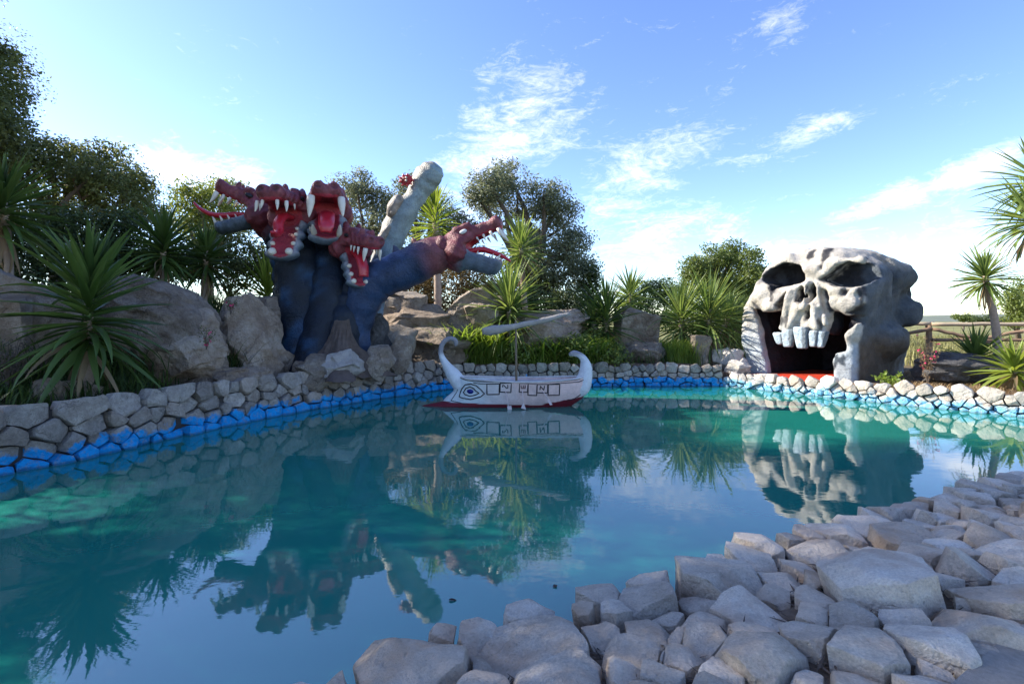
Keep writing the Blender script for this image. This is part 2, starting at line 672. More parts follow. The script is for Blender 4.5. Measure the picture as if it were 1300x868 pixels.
painted('plaster_paint', 0.75, 0.25, 5, 0.42, 1.0)
painted('gloss_paint', 0.45, 0.4, 5, 0.5, 0.75)
painted('boat_paint', 0.6, 0.3, 7, 0.24, 0.4)
simple('tooth_ivory', (0.72, 0.66, 0.54), 0.4, 0.5, 0.12, 14, 0.2)
simple('tongue_red', (0.50, 0.02, 0.035), 0.28, 0.6, 0.2, 12, 0.2)
simple('eye_white', (0.72, 0.72, 0.68), 0.25, 0.6, 0.05, 10, 0.0)
simple('black_line', (0.015, 0.013, 0.015), 0.5, 0.4, 0.2, 10, 0.0)
simple('iris_blue', (0.01, 0.02, 0.20), 0.4, 0.4, 0.2, 10, 0.0)
simple('oar_paint', (0.70, 0.55, 0.52), 0.6, 0.3, 0.15, 10, 0.1)
simple('mark_red', (0.10, 0.02, 0.02), 0.5, 0.4, 0.2, 10, 0.0)
simple('driftwood', (0.36, 0.33, 0.29), 0.85, 0.2, 0.35, 9, 0.7)
simple('mast_wood', (0.20, 0.15, 0.10), 0.8, 0.2, 0.3, 12, 0.3)
simple('fence_wood', (0.26, 0.17, 0.11), 0.85, 0.2, 0.4, 8, 0.5)
simple('rail_wood', (0.42, 0.33, 0.23), 0.8, 0.2, 0.3, 8, 0.4)
simple('wire', (0.20, 0.17, 0.14), 0.5, 0.5, 0.2, 10, 0.0, 0.6)
simple('trunk_bark', (0.14, 0.11, 0.085), 0.9, 0.15, 0.4, 8, 0.9)
simple('palm_bark', (0.42, 0.33, 0.26), 0.9, 0.15, 0.35, 14, 0.9)
simple('stump_bark', (0.13, 0.10, 0.085), 0.9, 0.15, 0.5, 12, 1.0)
simple('mortar', (0.055, 0.05, 0.047), 0.95, 0.1, 0.3, 8, 0.6)
simple('red_floor', (0.48, 0.045, 0.02), 0.6, 0.3, 0.25, 6, 0.2)
simple('concrete', (0.46, 0.41, 0.35), 0.95, 0.15, 0.35, 45, 1.0)
simple('hill_green', (0.15, 0.17, 0.13), 0.95, 0.1, 0.25, 0.01, 0.0)
simple('pink_petal', (0.70, 0.04, 0.16), 0.5, 0.3, 0.2, 10, 0.0)


def leafmat(name, dark, pale, trans=0.35, rough=0.45, yellow=None, tip=None):
    m, T, out = newmat(name)
    b = T.n('ShaderNodeBsdfPrincipled')
    b.inputs['Roughness'].default_value = rough
    b.inputs['Specular IOR Level'].default_value = 0.35
    tr = T.n('ShaderNodeBsdfTranslucent')
    mx = T.n('ShaderNodeMixShader')
    mx.inputs[0].default_value = trans
    at = T.n('ShaderNodeAttribute', attribute_name='rnd')
    oi = T.n('ShaderNodeObjectInfo')
    r = T.math('FRACT', T.math('ADD', at.outputs['Fac'], T.math('MULTIPLY', oi.outputs['Random'], 0.999)))
    rr = r if tip else at.outputs['Fac']
    stops = [(0.0, dark), (0.75, pale)]
    if yellow:
        stops.append((0.97, pale))
        stops.append((1.0, yellow))
    c = T.ramp(rr, stops)
    geo = T.n('ShaderNodeNewGeometry')
    big = T.maprange(T.noise(geo.outputs['Position'], 1.3, 3, 0.6), 0.3, 0.7, 0.75, 1.2)
    vc = T.n('ShaderNodeCombineColor')
    for i in range(3):
        T.link(big, vc.inputs[i])
    c = T.mix(1.0, c, vc.outputs[0], 'MULTIPLY')
    T.link(c, b.inputs['Base Color'])
    hs = T.n('ShaderNodeHueSaturation')
    hs.inputs['Value'].default_value = 1.7
    hs.inputs['Saturation'].default_value = 1.1
    hs.inputs['Hue'].default_value = 0.485
    T.link(c, hs.inputs['Color'])
    T.link(hs.outputs[0], tr.inputs['Color'])
    T.link(b.outputs[0], mx.inputs[1])
    T.link(tr.outputs[0], mx.inputs[2])
    T.link(mx.outputs[0], out.inputs[0])
    M[name] = m
    return m


leafmat('oak_leaf', (0.050, 0.072, 0.022), (0.15, 0.175, 0.06), 0.42, 0.5)
leafmat('olive_leaf', (0.075, 0.095, 0.050), (0.19, 0.21, 0.125), 0.38, 0.5)
leafmat('dark_leaf', (0.028, 0.048, 0.016), (0.08, 0.11, 0.035), 0.35, 0.5)
leafmat('bright_leaf', (0.09, 0.13, 0.025), (0.20, 0.24, 0.06), 0.4, 0.5)
leafmat('round_leaf', (0.055, 0.085, 0.018), (0.14, 0.18, 0.045), 0.36, 0.5)
leafmat('brown_leaf', (0.07, 0.05, 0.02), (0.17, 0.13, 0.05), 0.3, 0.6)
leafmat('yucca_leaf', (0.045, 0.085, 0.018), (0.10, 0.155, 0.04), 0.28, 0.38, tip=True)
leafmat('yucca_pale', (0.09, 0.15, 0.035), (0.21, 0.27, 0.075), 0.33, 0.4, tip=True)
leafmat('yucca_lime', (0.13, 0.20, 0.03), (0.24, 0.30, 0.06), 0.4, 0.4, tip=True)
leafmat('dead_leaf', (0.16, 0.11, 0.06), (0.28, 0.21, 0.12), 0.25, 0.7, tip=True)
leafmat('grass', (0.030, 0.060, 0.015), (0.075, 0.12, 0.03), 0.35, 0.5)
leafmat('reed', (0.09, 0.16, 0.02), (0.22, 0.30, 0.06), 0.45, 0.45, yellow=(0.40, 0.34, 0.10))
leafmat('straw', (0.16, 0.10, 0.05), (0.38, 0.28, 0.15), 0.3, 0.7)
leafmat('meadow', (0.10, 0.11, 0.03), (0.30, 0.28, 0.11), 0.35, 0.6)
leafmat('dead_twig', (0.07, 0.055, 0.045), (0.16, 0.13, 0.11), 0.1, 0.8)
leafmat('litter', (0.035, 0.025, 0.018), (0.14, 0.10, 0.07), 0.1, 0.8)


def water_mat():
    m, T, out = newmat('pond_water')
    b = principled(T, out, 0.025, 0.5)
    b.inputs['IOR'].default_value = 2.1
    geo = T.n('ShaderNodeNewGeometry')
    pos = geo.outputs['Position']
    n = T.noise(pos, 0.7, 3, 0.5)
    c = T.mix(n, (0.011, 0.170, 0.128), (0.018, 0.205, 0.152))
    T.link(c, b.inputs['Base Color'])
    mp = T.n('ShaderNodeMapping')
    mp.inputs['Scale'].default_value = (1.0, 1.6, 1)
    T.link(pos, mp.inputs['Vector'])
    h = T.math('ADD', T.math('MULTIPLY', T.noise(mp.outputs[0], 2.2, 3, 0.5), 1.0), T.math('MULTIPLY', T.noise(mp.outputs[0], 9.0, 3, 0.5), 0.16))
    bump(T, b, h, 0.026, 0.05)
    M['pond_water'] = m


water_mat()


def ground_mat():
    m, T, out = newmat('soil')
    b = principled(T, out, 0.95, 0.15)
    geo = T.n('ShaderNodeNewGeometry')
    pos = geo.outputs['Position']
    n1 = T.noise(pos, 0.9, 6, 0.6)
    n2 = T.noise(pos, 14, 5, 0.7)
    c = T.ramp(T.math('ADD', T.math('MULTIPLY', n1, 0.6), T.math('MULTIPLY', n2, 0.4)), [(0.32, (0.07, 0.048, 0.032)), (0.5, (0.17, 0.115, 0.075)), (0.68, (0.30, 0.22, 0.145))])
    # further out: rough grassland
    ln = T.n('ShaderNodeVectorMath', operation='LENGTH')
    T.link(pos, ln.inputs[0])
    far = T.maprange(ln.outputs['Value'], 16, 26, 0, 1)
    g = T.mix(T.noise(pos, 0.25, 6, 0.65), (0.10, 0.12, 0.03), (0.30, 0.27, 0.12))
    c = T.mix(far, c, g)
    T.link(c, b.inputs['Base Color'])
    bump(T, b, T.math('ADD', n2, T.noise(pos, 50, 3, 0.6)), 0.8, 0.03)
    M['soil'] = m


ground_mat()

# ------------------------------------------------------------------ terrain, water
LEFT_WALL = [(-6.15, 3.2), (-5.62, 4.5), (-5.33, 5.25), (-5.03, 5.85), (-4.74, 6.74), (-4.31, 7.88), (-3.63, 9.3), (-2.5, 10.8), (-1.67, 11.85)]
BACK_WALL = [(-1.67, 11.85), (-0.6, 12.2), (0.96, 12.35), (3.9, 12.5), (5.2, 12.45)]
RIGHT_WALL = [(5.2, 12.45), (6.0, 11.55), (6.75, 10.55), (7.4, 9.75), (8.0, 9.1), (8.6, 8.4), (9.4, 7.3), (9.9, 6.4)]
SHORE = [(9.6, 5.9), (7.5, 5.55), (5.6, 5.2), (4.45, 4.62), (2.7, 3.86), (1.5, 3.30), (0.42, 2.72), (-0.18, 2.45), (-0.72, 2.22), (-0.95, 1.75), (-1.6, 1.2), (-3.2, 0.4), (-5.2, -0.2), (-6.4, 0.8)]
POND = LEFT_WALL + BACK_WALL[1:] + RIGHT_WALL[1:] + SHORE


def pond_d(x, y):
    return sd_poly(np.asarray(x, dtype=float), np.asarray(y, dtype=float), POND)


def ground_z(x, y):
    x = np.asarray(x, dtype=float)
    y = np.asarray(y, dtype=float)
    d = pond_d(x, y)
    near = sstep(0.6, -0.4, y - (2.75 + 0.48 * x))
    wl = sstep(2.0, -3.0, x)
    wr = sstep(4.4, 6.0, x)
    lip = 0.52 * (1 - wr) + 0.24 * wr
    rise = sstep(0.4, 7.0, d) * (1.25 * wl + 0.45 * (1 - wl)) * (1 - 0.92 * wr)
    rise = rise * sstep(60, 18, d)
    bank = lip + rise
    nb = 0.04 + 0.22 * sstep(0.0, 1.1, d)
    z = bank * (1 - near) + nb * near
    z = z + 0.05 * fbm(x * 0.9, y * 0.9, 0 * x, 3, 3) * sstep(0.2, 1.5, d)
    z = z * sstep(400, 60, d) + 0.2 * (1 - sstep(400, 60, d))
    inner = sstep(0.30, 0.10, d) * (1 - near) + sstep(0.12, -0.22, d) * near
    return z * (1 - inner) + (-0.75) * inner


def gz(x, y):
    return float(ground_z(np.array([x]), np.array([y]))[0])


def build_ground():
    def axis(lo, hi, step, far):
        c = list(np.arange(lo, hi, step))
        s, q = step, hi
        while q < far:
            c.append(q)
            s *= 1.22
            q += s
        c.append(far)
        s, q = step, lo
        pre = []
        while q > -far:
            s *= 1.22
            q -= s
            pre.append(max(q, -far))
        return np.array(pre[::-1] + c)
    xs = axis(-14, 14, 0.13, 4000)
    ys = axis(-3, 20, 0.13, 4000)
    X, Y = np.meshgrid(xs, ys, indexing='ij')
    Z = ground_z(X.ravel(), Y.ravel())
    V = np.stack([X.ravel(), Y.ravel(), Z], 1)
    nx, ny = len(xs), len(ys)
    i, j = np.meshgrid(np.arange(nx - 1), np.arange(ny - 1), indexing='ij')
    a = (i * ny + j).ravel()
    Fc = np.stack([a, a + ny, a + ny + 1, a + 1], 1)
    o = ob('ground', fastmesh('ground', V, Fc, smooth=True), M['soil'])
    tag(o, kind='structure')


build_ground()


def build_water():
    c = np.mean(np.array(POND), axis=0)
    V = []
    pts = np.array(POND)
    # a polygon 0.14 m wider than the pond so that the stones stand in it
    n = len(pts)
    for k in range(n):
        a, b, d = pts[k - 1], pts[k], pts[(k + 1) % n]
        t = (d - a) / np.linalg.norm(d - a)
        nr = np.array([-t[1], t[0]])
        q = b + nr * 0.10
        if sd_poly(np.array([q[0]]), np.array([q[1]]), POND)[0] < 0:
            q = b - nr * 0.10
        V.append((q[0], q[1], 0.0))
    me = bpy.data.meshes.new('water')
    me.from_pydata(V, [], [list(range(n))[::-1]])
    me.update()
    if me.polygons[0].normal.z < 0:
        me.flip_normals()
    o = ob('water', me, M['pond_water'])
    tag(o, kind='structure')


build_water()


def build_path():
    # concrete path behind the stone bank, lower right
    xs = [(1.42, 1.70), (2.1, 2.10), (3.3, 2.62), (5.2, 3.2), (8.0, 4.0), (9.5, 3.2), (8.0, -1.5), (1.0, -1.5), (0.4, 0.6), (0.9, 1.2)]
    V = [(x, y, gz(x, y) + 0.05) for x, y in xs]
    zt = max(v[2] for v in V) + 0.0
    n = len(V)
    V2 = [(v[0], v[1], zt) for v in V] + [(v[0], v[1], zt - 0.25) for v in V]
    fc = [list(range(n))[::-1]] + [[i, (i + 1) % n, n + (i + 1) % n, n + i] for i in range(n)]
    me = bpy.data.meshes.new('path')
    me.from_pydata(V2, [], fc)
    bm = bmesh.new(); bm.from_mesh(me); bmesh.ops.recalc_face_normals(bm, faces=bm.faces[:]); bm.to_mesh(me); bm.free()
    o = ob('path', me, M['concrete'])
    tag(o, kind='structure')


build_path()


# ------------------------------------------------------------------ fitted stones
def clip(poly, nx, ny, c):
    """keep the side nx*x+ny*y<=c"""
    out = []
    n = len(poly)
    for i in range(n):
        a, b = poly[i], poly[(i + 1) % n]
        da, db = nx * a[0] + ny * a[1] - c, nx * b[0] + ny * b[1] - c
        if da <= 0:
            out.append(a)
        if (da < 0 < db) or (db < 0 < da):
            t = da / (da - db)
            out.append((a[0] + (b[0] - a[0]) * t, a[1] + (b[1] - a[1]) * t))
    return out


def power_cells(seeds, box, cap=1.5):
    """seeds: (x, y, r); power diagram cells, each also limited to cap*r"""
    S = np.array(seeds)
    cells = []
    cap0 = cap
    for i, (x, y, r) in enumerate(seeds):
        cap = cap0 if r < 0.26 else 1.34
        kn = 5 if r > 0.26 else 6 + i % 3
        poly = [(x + cap * r * (0.86 + 0.14 * math.sin(i * 7.3 + k * 2.1)) * math.cos(2 * math.pi * (k + 0.28 * math.sin(i * 3.1 + k * 5.7)) / kn + i), y + cap * r * (0.86 + 0.14 * math.sin(i * 7.3 + k * 2.1)) * math.sin(2 * math.pi * (k + 0.28 * math.sin(i * 3.1 + k * 5.7)) / kn + i)) for k in range(kn)]
        for nx, ny, c in ((1, 0, box[2]), (-1, 0, -box[0]), (0, 1, box[3]), (0, -1, -box[1])):
            if poly:
                poly = clip(poly, nx, ny, c)
        d2 = (S[:, 0] - x) ** 2 + (S[:, 1] - y) ** 2
        for j in np.argsort(d2)[1:22]:
            if not poly:
                break
            qx, qy, qr = S[j]
            nx, ny = qx - x, qy - y
            c = (qx * qx + qy * qy - qr * qr - x * x - y * y + r * r) / 2
            poly = clip(poly, nx, ny, c)
        cells.append(poly)
    return cells


def carve(bm, planes):
    """cut a closed solid by planes (point, outward normal) and close it again"""
    for co, no in planes:
        bmesh.ops.bisect_plane(bm, geom=bm.verts[:] + bm.edges[:] + bm.faces[:], plane_co=co, plane_no=no, clear_outer=True)
        be = [e for e in bm.edges if e.is_boundary]
        if be:
            bmesh.ops.holes_fill(bm, edges=be, sides=0)


def refine(bm, bevel, target, passes=4):
    bmesh.ops.remove_doubles(bm, verts=bm.verts[:], dist=bevel * 0.6)
    bmesh.ops.dissolve_degenerate(bm, dist=1e-4, edges=bm.edges[:])
    bmesh.ops.bevel(bm, geom=bm.edges[:], offset=bevel, segments=2, profile=0.6, affect='EDGES', clamp_overlap=True)
    bmesh.ops.triangulate(bm, faces=bm.faces[:])
    for _ in range(passes):
        ed = [e for e in bm.edges if e.calc_length() > target]
        if not ed:
            break
        bmesh.ops.subdivide_edges(bm, edges=ed, cuts=1)
        bmesh.ops.triangulate(bm, faces=[f for f in bm.faces if len(f.verts) > 3])
    bmesh.ops.recalc_face_normals(bm, faces=bm.faces[:])
    bm.verts.index_update()
    V = np.array([v.co[:] for v in bm.verts])
    Fc = np.array([[v.index for v in f.verts] for f in bm.faces if len(f.verts) == 3])
    return V, Fc


def cell_stone(poly, depth, height, seed, gap=0.008, rough=0.03, cuts=6, under=0.6, target=0.06, bevel=0.012, flat=True):
    """an angular stone whose footprint is the polygon: V in (a, b, out) round its centroid"""
    rg = np.random.default_rng(seed)
    p = np.array(poly)
    nxt = np.roll(p, -1, 0)
    cr = p[:, 0] * nxt[:, 1] - nxt[:, 0] * p[:, 1]
    A = cr.sum() / 2
    if abs(A) < 1e-4:
        return None
    if A < 0:
        p = p[::-1]
        nxt = np.roll(p, -1, 0)
        cr = p[:, 0] * nxt[:, 1] - nxt[:, 0] * p[:, 1]
        A = -A
    c = ((p + nxt) * cr[:, None]).sum(0) / (6 * A)
    q = p - c
    size = math.sqrt(A)
    # drop near-duplicate corners, pull in for the joint
    kk = [q[0]]
    for v in q[1:]:
        if np.linalg.norm(v - kk[-1]) > 0.10 * size:
            kk.append(v)
    if len(kk) > 3 and np.linalg.norm(kk[0] - kk[-1]) < 0.10 * size:
        kk.pop()
    if len(kk) < 3:
        return None
    rmean = np.mean([np.linalg.norm(v) for v in kk])
    q = [v * max(0.5, 1 - gap / max(rmean, 0.02)) * rg.uniform(0.97, 1.03) for v in kk]
    bm = bmesh.new()
    n = len(q)
    lo = [bm.verts.new((v[0] * 0.94, v[1] * 0.94, -under * depth)) for v in q]
    hi = [bm.verts.new((v[0], v[1], height * 1.08)) for v in q]
    bm.faces.new(lo[::-1])
    bm.faces.new(hi)
    for k in range(n):
        bm.faces.new((lo[k], lo[(k + 1) % n], hi[(k + 1) % n], hi[k]))
    R0 = max(np.linalg.norm(v) for v in q)
    planes = []
    for kc in range(cuts):
        a = rg.uniform(0, 2 * math.pi)
        if kc < 2:
            t = R(rg.uniform(3, 15))
            off = height * rg.uniform(0.84, 1.0)
        elif kc < 4:
            t = R(rg.uniform(18, 38))
            off = height * math.cos(t) * rg.uniform(0.82, 1.0) + 0.62 * R0 * math.sin(t) * rg.uniform(0.35, 0.8)
        else:
            t = R(rg.uniform(42, 68))
            off = height * math.cos(t) * 0.9 + R0 * math.sin(t) * rg.uniform(0.62, 0.86)
        nv = Vector((math.cos(a) * math.sin(t), math.sin(a) * math.sin(t), math.cos(t)))
        planes.append((nv * off, nv))
    carve(bm, planes)
    V, Fc = refine(bm, min(bevel, 0.05 * size), target)
    bm.free()
    s = 2.4 / size
    dn = np.stack([fbm(V[:, 0] * s + i * 9.1, V[:, 1] * s, V[:, 2] * s, seed % 997 + i, 5) for i in range(3)], 1)
    V = V + dn * rough * size
    return c, V, Fc


def build_wall(pts, H, rows, label, mat, seed, height_fn=None, lean=0.12, thick=0.16, group=None, wrange=(0.2, 0.4)):
    rg = np.random.default_rng(seed)
    p = np.array(pts, dtype=float)
    seg = np.linalg.norm(np.diff(p, axis=0), axis=1)
    s_ = np.concatenate([[0], np.cumsum(seg)])
    L = s_[-1]

    def at(s):
        s = min(max(s, 0), L)
        i = min(int(np.searchsorted(s_, s, side='right')) - 1, len(p) - 2)
        t = (s - s_[i]) / seg[i]
        q = p[i] + (p[i + 1] - p[i]) * t
        # smoothed tangent
        e = 0.35
        def pos(u):
            u = min(max(u, 0), L)
            j = min(int(np.searchsorted(s_, u, side='right')) - 1, len(p) - 2)
            return p[j] + (p[j + 1] - p[j]) * (u - s_[j]) / seg[j]
        tg = pos(s + e) - pos(s - e)
        tg = tg / np.linalg.norm(tg)
        nr = np.array([tg[1], -tg[0]])      # towards the water for this winding
        return q, tg, nr
    root = empty('pond_wall', (p[0][0], p[0][1], 0))
    tag(root, label, 'wall', group)
    seeds = []
    zz = -0.06
    tot = sum(r[0] for r in rows)
    for rh, w0, w1 in rows:
        s = rg.uniform(-0.1, 0.1)
        while s < L + 0.1:
            w = rg.uniform(w0, w1) * (0.6 if rg.uniform() < 0.2 else 1.0)
            k = height_fn(s / L) if height_fn else 1.0
            zc = (zz + rh / 2) * k + rg.uniform(-0.27, 0.27) * rh
            seeds.append((s + w / 2, zc, 0.5 * math.sqrt(w * rh) * rg.uniform(0.9, 1.2)))
            s += w
        zz += rh
    top = zz * (max(height_fn(0), height_fn(1), height_fn(0.5)) if height_fn else 1.0) + 0.05
    cells = power_cells([(a, b * 1.15, r) for a, b, r in seeds], (0, -0.2, L, top * 1.15), 2.1)
    count = 0
    for i, c in enumerate(cells):
        if len(c) < 3:
            continue
        c = [(a, b / 1.15) for a, b in c]
        r = cell_stone(c, thick, thick * rg.uniform(0.28, 1.05), seed * 1000 + i, gap=0.010, rough=0.085, cuts=7, under=0.6, target=0.085, bevel=0.014)
        if r is None:
            continue
        ctr, V, Fc = r
        q, tg, nr = at(ctr[0])
        out3 = Vector((nr[0], nr[1], lean)).normalized()
        tan = Vector((tg[0], tg[1], 0))
        upv = out3.cross(tan) * -1
        if upv.z < 0:
            upv = -upv
        mat4 = Matrix(((tan.x, upv.x, out3.x), (tan.y, upv.y, out3.y), (tan.z, upv.z, out3.z)))
        loc = Vector((q[0], q[1], ctr[1])) - Vector((nr[0], nr[1], 0)) * (lean * ctr[1] + 0.03) - Vector(root.location)
        a3 = np.array(mat4) @ np.array(Euler((rg.normal(0, 0.09), rg.normal(0, 0.09), rg.normal(0, 0.05))).to_matrix())
        if np.linalg.det(a3) < 0:
            Fc = Fc[:, ::-1]
        me = fastmesh('stone', V @ a3.T, Fc, smooth=True, sharp=30)
        o = ob('stone', me, mat, root)
        o.location = loc
        count += 1
    # mortar core behind the stones
    V, Fc = [], []
    n = 60
    for i in range(n + 1):
        s = L * i / n
        q, tg, nr = at(s)
        k = height_fn(s / L) if height_fn else 1.0
        for off, z in ((-0.045, -0.3), (-0.075 - lean * 0.3, zz * k - 0.06), (-0.34, zz * k - 0.05), (-0.34, -0.3)):
            V.append((q[0] + nr[0] * off - p[0][0], q[1] + nr[1] * off - p[0][1], z))
    for i in range(n):
        for k in range(3):
            a = i * 4 + k
            Fc.append((a, a + 4, a + 5, a + 1))
    me = pymesh('core', V, Fc, smooth=False)
    ob('mortar_core', me, M['mortar'], root)
    return root


WALLS = [
    build_wall(LEFT_WALL, 0.6, [(0.18, 0.18, 0.42), (0.17, 0.16, 0.40), (0.17, 0.18, 0.44), (0.20, 0.22, 0.52)], 'long grey rubble wall with a blue painted foot, below the hydra and the boulders', M['wall_stone'], 21, lambda t: 1.0),
    build_wall(BACK_WALL, 0.5, [(0.16, 0.13, 0.28), (0.15, 0.14, 0.30), (0.14, 0.15, 0.32), (0.15, 0.16, 0.36)], 'straight grey rubble wall with blue painted foot, behind the boat', M['wall_stone'], 22, lambda t: 1.0 - 0.18 * t),
    build_wall(RIGHT_WALL, 0.33, [(0.13, 0.12, 0.28), (0.12, 0.12, 0.30), (0.12, 0.14, 0.34), (0.13, 0.20, 0.46)], 'low pale limestone wall with washed out cyan paint, in front of the skull', M['sunny_stone'], 23, lambda t: 0.58 + 0.42 * t),
]


def build_bank():
    def z4(zx, zy, w, h):
        return (840 + zx / 2.817, 560 + zy / 2.817, w / 2.817, h / 2.817)

    def z3(zx, zy, w, h):
        return (430 + zx / 2.955, 680 + zy / 2.955, w / 2.955, h / 2.955)
    hand = [z4(*q) for q in [
        (200, 450, 300, 200), (330, 370, 190, 120), (470, 390, 180, 120), (560, 335, 220, 100), (760, 255, 190, 80), (840, 300, 200, 120),
        (640, 415, 150, 70), (755, 400, 130, 60), (1030, 310, 130, 100), (1040, 375, 140, 80), (1180, 240, 180, 100), (1230, 112, 120, 60),
        (1020, 200, 110, 70), (330, 590, 280, 200), (790, 560, 430, 290), (550, 560, 160, 130), (160, 630, 160, 100), (330, 710, 180, 100),
        (160, 720, 200, 120), (530, 650, 130, 90), (680, 690, 160, 130), (550, 740, 230, 110), (1030, 625, 110, 80), (1190, 625, 270, 160),
        (1100, 480, 220, 110), (1240, 430, 200, 120), (950, 420, 180, 90), (1200, 360, 190, 90), (960, 790, 270, 150), (1110, 720, 300, 150),
        (740, 820, 290, 130), (350, 820, 290, 130), (70, 790, 150, 130), (1150, 300, 110, 50), (1270, 540, 180, 120), (930, 240, 110, 60),
        (1120, 160, 110, 60), (1280, 180, 110, 80), (1290, 290, 110, 80)]]
    hand += [z3(*q) for q in [
        (290, 420, 480, 260), (740, 330, 430, 240), (930, 205, 90, 90), (1000, 300, 140, 150), (1160, 180, 230, 140), (1170, 310, 190, 110),
        (1110, 420, 210, 140), (820, 500, 400, 150), (540, 520, 260, 180), (1060, 520, 180, 90), (1270, 470, 130, 150), (1030, 215, 110, 50), (1290, 370, 100, 70)]]
    seeds = []
    for (px, py, w, h) in hand:
        zt = 0.24
        Y = F * (CAMZ - zt) / (py - HOR)
        X = (px - 650) / F * Y
        r = 0.5 * w * Y / F
        seeds.append((X, Y, r * 0.92))
    rg = np.random.default_rng(5)
    sh = np.array(SHORE)
    # fill the rest of the bank with smaller stones
    tries = 0
    while tries < 9000:
        tries += 1
        x = rg.uniform(-1.3, 9.2)
        y = rg.uniform(0.9, 6.2)
        d = float(pond_d([x], [y])[0])
        if d < 0.02 or d > 1.75:
            continue
        if y - (2.9 + 0.48 * x) > 1.2:
            continue
        r = rg.uniform(0.08, 0.20) if tries < 4000 else rg.uniform(0.055, 0.10)
        if all((x - a) ** 2 + (y - b) ** 2 > (0.80 * (r + c)) ** 2 for a, b, c in seeds):
            # keep clear of the path
            if y < 0.58 * x + 0.86 and x > 0.5:
                continue
            seeds.append((x, y, r))
    cells = power_cells(seeds, (-2.5, 0.5, 10, 7), 1.75)
    root = empty('stone_bank', (1.2, 2.6, 0.1))
    tag(root, 'bank of loose pale limestone rocks sloping from concrete path to water', 'rocks')
    n = 0
    for i, c in enumerate(cells):
        if len(c) < 3:
            continue
        x, y, r = seeds[i]
        dist = math.hypot(x, y)
        big = r > 0.12
        target = 0.034 if dist < 3.0 else (0.05 if dist < 4.5 else 0.08)
        hgt = min(0.21, max(0.085, r * rg.uniform(0.55, 0.9)))
        if r > 0.28:
            hgt = rg.uniform(0.12, 0.17)
        d = float(pond_d([x], [y])[0])
        if d < 0.25:
            hgt = max(hgt, 0.16)
        st = cell_stone(c, 0.22, hgt, 7000 + i, gap=0.010, rough=0.045, cuts=7 if r < 0.2 else 5, under=0.8, target=target, bevel=0.012)
        if st is None:
            continue
        ctr, V, Fc = st
        # a little tilt
        Rm = np.array(Euler((rg.normal(0, 0.14), rg.normal(0, 0.14), 0)).to_matrix())
        me = fastmesh('stone', V @ Rm.T, Fc, smooth=True, sharp=28)
        o = ob('stone', me, M['bank_stone'], root)
        z0 = gz(ctr[0], ctr[1])
        o.location = (ctr[0] - 1.2, ctr[1] - 2.6, max(z0, 0.02) - 0.1 - 0.015)
        n += 1
    print('bank stones', n)


build_bank()

